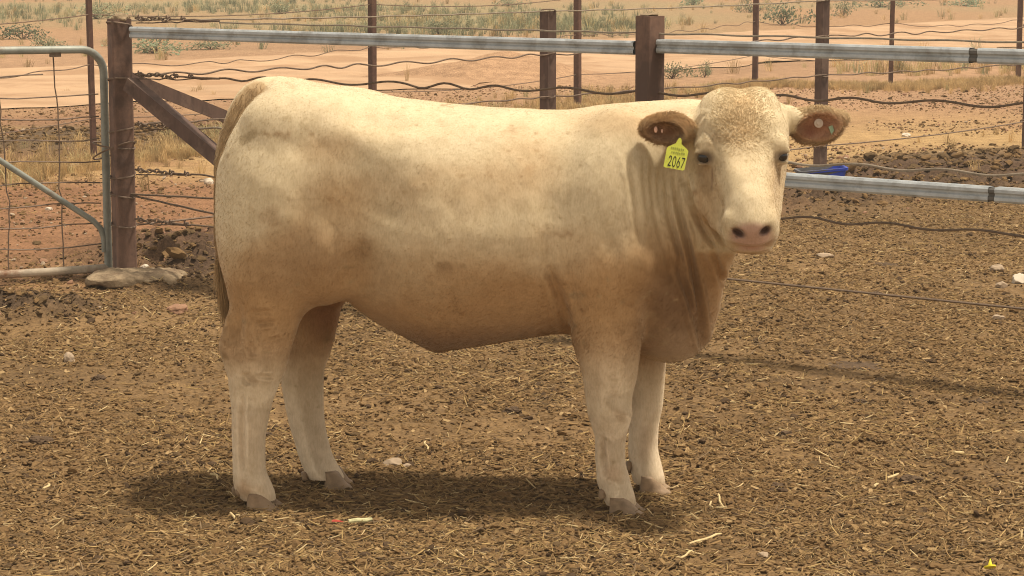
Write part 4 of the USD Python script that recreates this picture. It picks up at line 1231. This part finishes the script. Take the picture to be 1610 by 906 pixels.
# ---------------------------------------------------------------- stones, clods and scraps that lie about singly
STONES = [  # pixel, size in pixels (wide, high), look, name, label, category
    (1603, 437, 30, 20, 2, 'stone', 'white stone at the right edge of the pen floor'),
    (1566, 421, 24, 16, 0, 'stone', 'dull brown stone just left of the white stone'),
    (1574, 449, 20, 13, 0, 'stone', 'pale stone just below and left of the white stone'),
    (1297, 404, 26, 8, 0, 'stone', 'flat pale stone on the litter to the right of the muzzle'),
    (1570, 503, 22, 10, 0, 'stone', 'tan stone below the lowest wire at the right'),
    (108, 560, 26, 20, 0, 'stone', 'blocky grey brown stone on the litter below the gate'),
    (617, 727, 30, 14, 0, 'stone', 'pale crusty stone beside the far hind hoof'),
    (640, 731, 16, 9, 0, 'stone', 'small pale stone right of the crusty one under the belly'),
    (328, 284, 16, 18, 2, 'stone', 'white rounded stone behind the rump beyond the wires'),
    (228, 433, 18, 12, 2, 'stone', 'pale rounded stone on the back edge of the concrete slab'),
    (155, 447, 24, 12, 0, 'stone', 'grey stone against the left end of the concrete slab'),
    (77, 327, 12, 7, 2, 'stone', 'small white stone seen through the gate mesh'),
    (278, 486, 42, 16, 1, 'stone', 'flat reddish stone in front of the concrete slab'),
    (1340, 301, 16, 12, 0, 'stone', 'pale stone beside the blue tub'),
    (1425, 212, 18, 8, 2, 'stone', 'white stone on the red earth between the two right hand wires'),
    (122, 262, 34, 9, 0, 'stone', 'flat pale stone at the foot of the far left picket'),
    (1200, 874, 18, 11, 0, 'stone', 'small pinkish stone in the foreground right of the front hooves'),
    (1105, 690, 16, 8, 0, 'stone', 'small pale stone right of the far fore leg')]
CLODS = [(806, 641, 26, 20, 'clod', 'dark round clod on the litter under the middle of the belly'), (1345, 572, 74, 18, 'dung', 'flat dark dung pat to the right of the brisket'),
         (1392, 413, 48, 14, 'dung', 'dark dung pat above the lowest wire at the right'), (155, 588, 22, 18, 'clod', 'dark clod below the blocky stone at the left'), (422, 679, 12, 22, 'clod', 'black clod right behind the near hind leg'),
         (1432, 752, 30, 22, 'clod', 'dark leafy clod in the right foreground'), (1222, 763, 18, 12, 'clod', 'dark clod left of the leafy one in the right foreground'), (62, 697, 34, 12, 'clod', 'flat dark clod near the left edge of the pen floor'),
         (1352, 546 + 90, 20, 10, 'clod', 'small dark clod on the groove right of the calf'), (1540, 634, 34, 14, 'clod', 'dark clod at the right end of the groove in the litter'), (1380, 461, 16, 10, 'clod', 'small dark clod touching the lowest wire at the right'),
         (1236, 684, 22, 10, 'clod', 'brown clod right of the far fore hoof')]
mud_look = look('dung_look', (.095, .062, .036), rough=.9, vary=.4, scale=40, bump=.6, dist=.006, spec=.2)
for k, (px, py, w, h, c, name, label) in enumerate(STONES):
    g = on_ground(px, py + h * .35); s = w * mpp(g[1])
    r = np.random.default_rng(100 + k)
    m = rock(r, (s * 1.08, s * .8, s), min(.95, h / w * 1.05), 3, .4)
    m.vertices += (meshkit.fbm(m.vertices * 90, 2, k) - .5)[:, None] * s * .10
    m.apply_translation([g[0], g[1], height(np.array([g[0]]), np.array([g[1]]))[0] + s * h / w * .22]); tag(part(name, m, stone_looks[c], smooth=40), label, 'stone')
for k, (px, py, w, h, name, label) in enumerate(CLODS):
    g = on_ground(px, py + h * .3); s = w * mpp(g[1])
    if name == 'dung':                                     # a low broken pat
        flat = .0
        u, w = np.meshgrid(np.linspace(-1, 1, 44), np.linspace(-1, 1, 44)); u, w = u.ravel(), w.ravel()
        q = np.hypot(u, w); zz = (1 - q ** 2) * .7 + (n2(u, w, 3.2, 60 + k, 4) - .5) * 2.4 - .18
        i, j = np.meshgrid(np.arange(43), np.arange(43), indexing='ij'); o = (i * 44 + j).ravel()
        fz = np.vstack([np.stack([o, o + 1, o + 45], 1), np.stack([o, o + 45, o + 44], 1)])
        m = trimesh.Trimesh(np.stack([u * s * .62, w * s * .55, np.clip(zz, -.35, 1.2) * s * .085], 1), fz, process=False)
        m.update_faces(zz[m.faces].max(1) > -.3); m.remove_unreferenced_vertices()
        m = max(m.split(only_watertight=False), key=lambda t: len(t.faces))
    else:
        flat = .55
        m = trimesh.creation.icosphere(4, .5)
        v = m.vertices * (1 + 1.3 * (meshkit.fbm(m.vertices * 5 + k, 4, k) - .5))[:, None]
        m.vertices = v * [s * 1.1, s * 1.0, s * flat]
    m.apply_translation([g[0], g[1], height(np.array([g[0]]), np.array([g[1]]))[0] + s * flat * .15]); tag(part(name, m, mud_look, smooth=45), label, 'dung' if name == 'dung' else 'clod')

STICKS = [((548, 836), (584, 829), .0065, 'stick', 'pale green stick beside the red scrap in the foreground'), ((1128, 785), (1137, 808), .0045, 'straw_stalk', 'upright looking pale stalk right of the front hooves, longest of three'), ((1116, 798), (1119, 810), .004, 'straw_stalk', 'short pale stalk left of the longest of three'),
          ((1125, 806), (1143, 808), .004, 'straw_stalk', 'white stalk lying flat below the other two by the front hooves'), ((1085, 868), (1136, 851), .0045, 'straw_stalk', 'long golden stalk in the foreground below the front hooves'), ((1066, 890), (1090, 878), .004, 'straw_stalk', 'golden stalk in the foreground left of the long one'),
          ((1396, 762), (1412, 756), .0055, 'straw_stalk', 'pale yellow stalk beside the leafy clod'), ((1373, 774), (1379, 769), .005, 'straw_stalk', 'tiny white stalk left of the leafy clod'), ((1497, 724), (1514, 724), .0055, 'straw_stalk', 'pale stalk lying level in the right foreground'), ((668, 703), (672, 716), .004, 'straw_stalk', 'short white stalk under the belly'),
          ((70, 776), (78, 768), .005, 'straw_stalk', 'whitish stalk in the left foreground'), ((333, 752), (345, 762), .0045, 'straw_stalk', 'golden stalk in the shadow behind the near hind hoof'), ((363, 816), (378, 826), .005, 'straw_stalk', 'bent golden stalk in front of the near hind hoof')]
green_stick = lit('green_stick_look', (.52, .50, .28))
for k, (a, b, r, name, label) in enumerate(STICKS):
    A, B = on_ground(*a), on_ground(*b)
    P = A + (B - A) * np.linspace(0, 1, 6)[:, None]; P[:, 2] = height(P[:, 0], P[:, 1]) + .014 + r
    P[:, 0] += .004 * np.sin(np.arange(6) * 1.3 + k); P[:, 1] += .006 * np.cos(np.arange(6) * .9 + k); r = r * (.7 if k else 1)
    m = tube(P, r * np.array([.8, 1, 1, .95, 1, .7]), 6); tag(part(name, m, green_stick if k == 0 else straw_pale, smooth=50), label, 'stick' if k == 0 else 'straw')
red_look = look('red_scrap_look', (.55, .075, .04), rough=.6, vary=.3, scale=40, bump=.3)
g = on_ground(531, 834); m = chip(20); m.vertices *= [.032, .036, .05]; m.apply_transform(trimesh.transformations.rotation_matrix(.9, [1, .3, 0])); m.apply_translation([g[0], g[1], .022]); tag(part('plastic_scrap', m, red_look, smooth=False), 'red scrap of plastic on the litter below the calf', 'litter')
lost_yellow = look('lost_tag_look', (.72, .62, .03), rough=.5, vary=.15, scale=40, bump=.1)
g = on_ground(1556, 903)
lost = thing('lost_tag', 'bright yellow plastic tag button lying at the bottom right of the pen floor', 'ear tag', (g[0], g[1], .012))
d = trimesh.creation.cylinder(.0155, .004, sections=24); d.apply_transform(trimesh.transformations.rotation_matrix(-.5, [1, .2, 0])); d.apply_translation([g[0], g[1], .020]); part('disc', d, lost_yellow, lost, smooth=30)
d = trimesh.creation.cone(.006, .018, sections=16); d.apply_translation([g[0] + .001, g[1] + .002, .024]); part('stem', d, lost_yellow, lost, smooth=30)

# ---------------------------------------------------------------- the blue tub
blue = look('blue_plastic_look', (.025, .060, .42), rough=.5, vary=.2, scale=10, bump=.1, spots=(.085, .080, .075), spot_scale=5.5, spot_at=.62, spec=.4)
blue_dirty = look('muddy_blue_plastic_look', (.12, .12, .125), rough=.8, vary=.45, scale=18, bump=.3, spots=(.03, .05, .22), spot_scale=7, spot_at=.6)
tg = on_ground(1290, 302)
tub = thing('feed_tub', 'blue plastic tub, muddy at one end, standing behind the lower rail', 'tub', tg)


def rounded(w, d, r, n=6):
    out = []
    for cx, cy, a0 in ((w / 2 - r, d / 2 - r, 0), (-w / 2 + r, d / 2 - r, 90), (-w / 2 + r, -d / 2 + r, 180), (w / 2 - r, -d / 2 + r, 270)):
        out += [(cx + r * math.cos(math.radians(a0 + 90 * t / n)), cy + r * math.sin(math.radians(a0 + 90 * t / n))) for t in range(n + 1)]
    return np.array(out)


def loft(rings, close=True):
    n = len(rings[0]); V = np.vstack(rings); F = []
    k = np.arange(n)
    for i in range(len(rings) - 1):
        a, b = i * n + k, i * n + (k + 1) % n
        F += [np.stack([a, b, b + n], 1), np.stack([a, b + n, a + n], 1)]
    c = np.vstack([rings[-1].mean(0), rings[0].mean(0)]); V = np.vstack([V, c])
    F += [np.stack([np.full(n, len(V) - 2), (len(rings) - 1) * n + k, (len(rings) - 1) * n + (k + 1) % n], 1), np.stack([np.full(n, len(V) - 1), (k + 1) % n, k], 1)]
    return trimesh.Trimesh(V, np.vstack(F), process=False)


R = lambda w, d, z, r=.025: np.c_[rounded(w, d, r), np.full(28, z)]
shell = loft([R(.235, .19, 0), R(.255, .21, .08), R(.275, .225, .125), R(.295, .245, .127), R(.297, .247, .142), R(.272, .222, .143), R(.245, .2, .06), R(.225, .18, .012)])
shell.vertices *= [1.1, 1.0, 1.12]; shell.vertices[:, 2] += .012 * (shell.vertices[:, 0] / .15) * (shell.vertices[:, 2] > .1)
left = shell.copy(); cut = shell.vertices[shell.faces].mean(1)[:, 0] < .02
rest = shell.submesh([~cut], append=True); muddy = shell.submesh([cut], append=True)
for m, mat, nm in ((rest, blue, 'shell'), (muddy, blue_dirty, 'muddy_side')):
    rotz(m, .06); m.apply_translation(tg); part(nm, m, mat, tub, smooth=40)
mud = trimesh.creation.box([.22, .17, .02]).subdivide().subdivide(); mud.vertices += (meshkit.fbm(mud.vertices * 20, 2, 1) - .5)[:, None] * [0, 0, .04]; mud.apply_translation(tg + [0, 0, .055]); part('feed', mud, mud_look, tub, smooth=40)

# ---------------------------------------------------------------- grass and shrubs
dry_leaf, pale_leaf, olive_leaf, green_leaf = leafy('dry_grass_look', (.46, .33, .165)), leafy('pale_grass_look', (.42, .36, .19)), leafy('olive_leaf_look', (.24, .25, .155)), leafy('green_leaf_look', (.20, .235, .15))


def tuft(seed, n, spread, lean, w=.004):
    r = np.random.default_rng(seed); V, F = [], []
    for i in range(n):
        a = r.uniform(0, 6.28); o = np.array([math.cos(a), math.sin(a), 0]); s = np.array([-o[1], o[0], 0])
        b = o * r.uniform(0, spread); L = r.uniform(.5, 1.0); k = r.uniform(.1, 1) * lean
        p = [b, b + o * k * L * .25 + [0, 0, L * .55], b + o * k * L * .9 + [0, 0, L * (1 - .45 * k)]]
        n0 = len(V)
        V += [p[0] - s * w, p[0] + s * w, p[1] - s * w * .8, p[1] + s * w * .8, p[2]]
        F += [[n0, n0 + 1, n0 + 3], [n0, n0 + 3, n0 + 2], [n0 + 2, n0 + 3, n0 + 4]]
    return trimesh.Trimesh(np.array(V), F, process=False)


protos = [('tuft', tuft(1, 26, .25, .9, .012), dry_leaf), ('tuft', tuft(2, 22, .3, 1.2, .012), dry_leaf), ('tuft', tuft(3, 24, .3, 1.0, .013), pale_leaf), ('tuft', tuft(4, 24, .35, 1.3, .014), olive_leaf), ('tuft', tuft(5, 20, .3, .8, .010), dry_leaf)]
X, Y, Sx, Pk = [], [], [], []


def sow(x, y, s, p):
    X.append(x); Y.append(y); Sx.append(s); Pk.append(p)


n = 9000                                                     # the straw coloured strip along the far fence
y = rng.uniform(15.4, 27, n); x = rng.uniform(-1, 1, n) * (y * .22 + .8)
fline = np.array(far_pts)[:, :2]; dd, _ = line_distance(x, y, fline)
k = rng.random(n) < np.clip(np.exp(-(dd / .8) ** 2) * .9 * smooth(.36, .6, n2(x, y, .6, 81)) + .05 * smooth(.5, .7, n2(x, y, .5, 82)), 0, 1)
sow(x[k], y[k], rng.uniform(.08, .20, k.sum()), rng.choice([0, 1, 2, 4], k.sum(), p=[.4, .25, .15, .2]))
n = 16000                                                    # the plain behind the track
y = 30 * np.exp(rng.random(n) * math.log(110 / 30)); x = rng.uniform(-1, 1, n) * (y * .22 + 2)
dd, _ = line_distance(x, y, TRACK)
k = (dd > TRACK_HALF - .3) & (rng.random(n) < .03 + .75 * smooth(.50, .64, n2(x, y, .13, 24)))
gn = smooth(.40, .62, n2(x, y, .10, 84))[k]
sow(x[k], y[k], rng.uniform(.12, .34, k.sum()), np.where(rng.random(k.sum()) < .15 + .75 * gn, 3, rng.choice([0, 1, 2, 2], k.sum())))
n = 7000                                                     # a low mat of fallen straw just in front of the pickets
t = rng.random(n) * (len(fline) - 1); i = np.minimum(t.astype(int), len(fline) - 2)
p = fline[i] + (fline[i + 1] - fline[i]) * (t - i)[:, None]; off = rng.normal(0, .28, n) - .1
k = (rng.random(n) < np.clip(smooth(.36, .58, n2(p[:, 0], p[:, 1], .8, 86)) + .1, 0, 1)) & (np.abs(p[:, 0]) < p[:, 1] * .23 + .5)
sow(p[k, 0] + rng.normal(0, .1, k.sum()), p[k, 1] + off[k], rng.uniform(.05, .13, k.sum()), rng.choice([0, 1, 4], k.sum()))
X, Y, Sx, Pk = (np.concatenate(v) for v in (X, Y, Sx, Pk))
scatter('dry_grass', 'thin dry grass scattered over the plain and along the far pickets', 'grass', protos, np.stack([X, Y, height(X, Y)], 1), rng.uniform(0, 6.3, len(X)), rng.normal(0, .1, len(X)), rng.normal(0, .1, len(X)), Sx, Pk)


def bush_meshes(seed, n=420):
    r = np.random.default_rng(seed)
    cl = r.normal(size=(11, 3)) * [.30, .30, .18] + [0, 0, .30]
    cl[:, 2] = np.clip(cl[:, 2], .06, .70)
    V, F = [], []
    for i in range(n):
        c = cl[r.integers(11)] + r.normal(size=3) * [.13, .13, .11]; c[2] = max(c[2], .03)
        a = r.normal(size=3); a[2] = abs(a[2]) + .3; a /= np.linalg.norm(a); b = np.cross(a, r.normal(size=3)); b /= np.linalg.norm(b)
        L, w = r.uniform(.06, .13), r.uniform(.018, .034)
        n0 = len(V); V += [c - a * L * .5, c + b * w, c + a * L * .5, c - b * w]; F += [[n0, n0 + 1, n0 + 2], [n0, n0 + 2, n0 + 3]]
    leaves = trimesh.Trimesh(np.array(V), F, process=False)
    st = [tube(np.array([[0, 0, -.03], q * [.35, .35, .5], q]), [.016, .011, .005], 5) for q in cl]
    return leaves, join(st)


bushes = [bush_meshes(s) for s in range(4)]
SHRUBS = [(35, 62, 60, 34, 'g', 'dusty green shrub beyond the track above the gate, left of the picket'), (75, 78, 46, 26, 'o', 'low olive shrub right of the green one above the gate'), (150, 30, 70, 26, 'o', 'olive shrub at the top edge behind the left picket'), (245, 84, 90, 34, 'g', 'broad grey green shrub right behind the top of the gatepost'),
          (330, 78, 70, 20, 'o', 'low grey green shrub right of the broad one behind the top rail'), (440, 22, 44, 26, 'o', 'small olive shrub at the top edge left of the second picket'), (690, 54, 60, 26, 'o', 'pale olive shrub behind the top wires over the calf'), (800, 10, 40, 18, 'o', 'tiny olive shrub at the top edge left of the side fence post'), (1090, 8, 44, 20, 'g', 'small green shrub at the top edge right of the leaning post'),
          (1230, 40, 50, 44, 'g', 'rounded green shrub left of the side fence post at the right'), (1325, 26, 30, 30, 'o', 'small grey green shrub right of the side fence post'), (1385, 12, 60, 22, 'g', 'dark green shrub at the top edge right of the side post'), (1520, 10, 56, 18, 'g', 'dark green shrub at the top right edge'),
          (1056, 124, 44, 32, 'o', 'dry green tussock beside the tall yard post'), (1108, 122, 24, 26, 'o', 'thin dry tussock between the tall yard post and the picket'), (1180, 20, 36, 22, 'o', 'small olive shrub at the top edge behind the picket'), (640, 134, 16, 40, 'd', 'thin stalks of a dry weed over the back of the calf'), (385, 160, 10, 10, 'd', 'small dry weed close above the tail')]
for k, (px, py, w, h, kind, label) in enumerate(SHRUBS[:-1]):
    g = on_ground(px, py)
    sx, sz = w * mpp(g[1]) / 1.05, h * mpp(g[1]) / .82
    sh = thing('shrub' if kind != 'd' else 'dry_weed', label, 'shrub' if kind != 'd' else 'weed', g)
    lv, st = bushes[k % 4][0].copy(), bushes[k % 4][1].copy()
    for m in (lv, st):
        rotz(m, k * 1.7); m.vertices *= [sx, max(sx, sz * .7), sz]
        m.apply_translation(g)
    if kind == 'd':
        lv = tuft(30, 14, .1, .5, .012); lv.vertices *= [sz * .6, sz * .6, sz]; lv.apply_translation(g)
    part('foliage', lv, {'g': green_leaf, 'o': olive_leaf, 'd': dry_leaf}[kind], sh, smooth=False)
    if kind != 'd':
        part('stems', st, rust, sh, smooth=50)

# ---------------------------------------------------------------- dust in the air
haze_look = usdkit.material(stage, '/World/Looks/haze_look', {'v': ('principled_volume', {'color': (.92, .86, .76), 'density': .0015, 'anisotropy': .2})}, volume='v.volume')
hb = trimesh.creation.box([2600, 2400, 5.2]); hb.apply_translation([0, 900, 1.6])
tag(part('haze', hb, haze_look, smooth=False), 'thin warm dust hanging in the air over the whole place', kind='stuff')
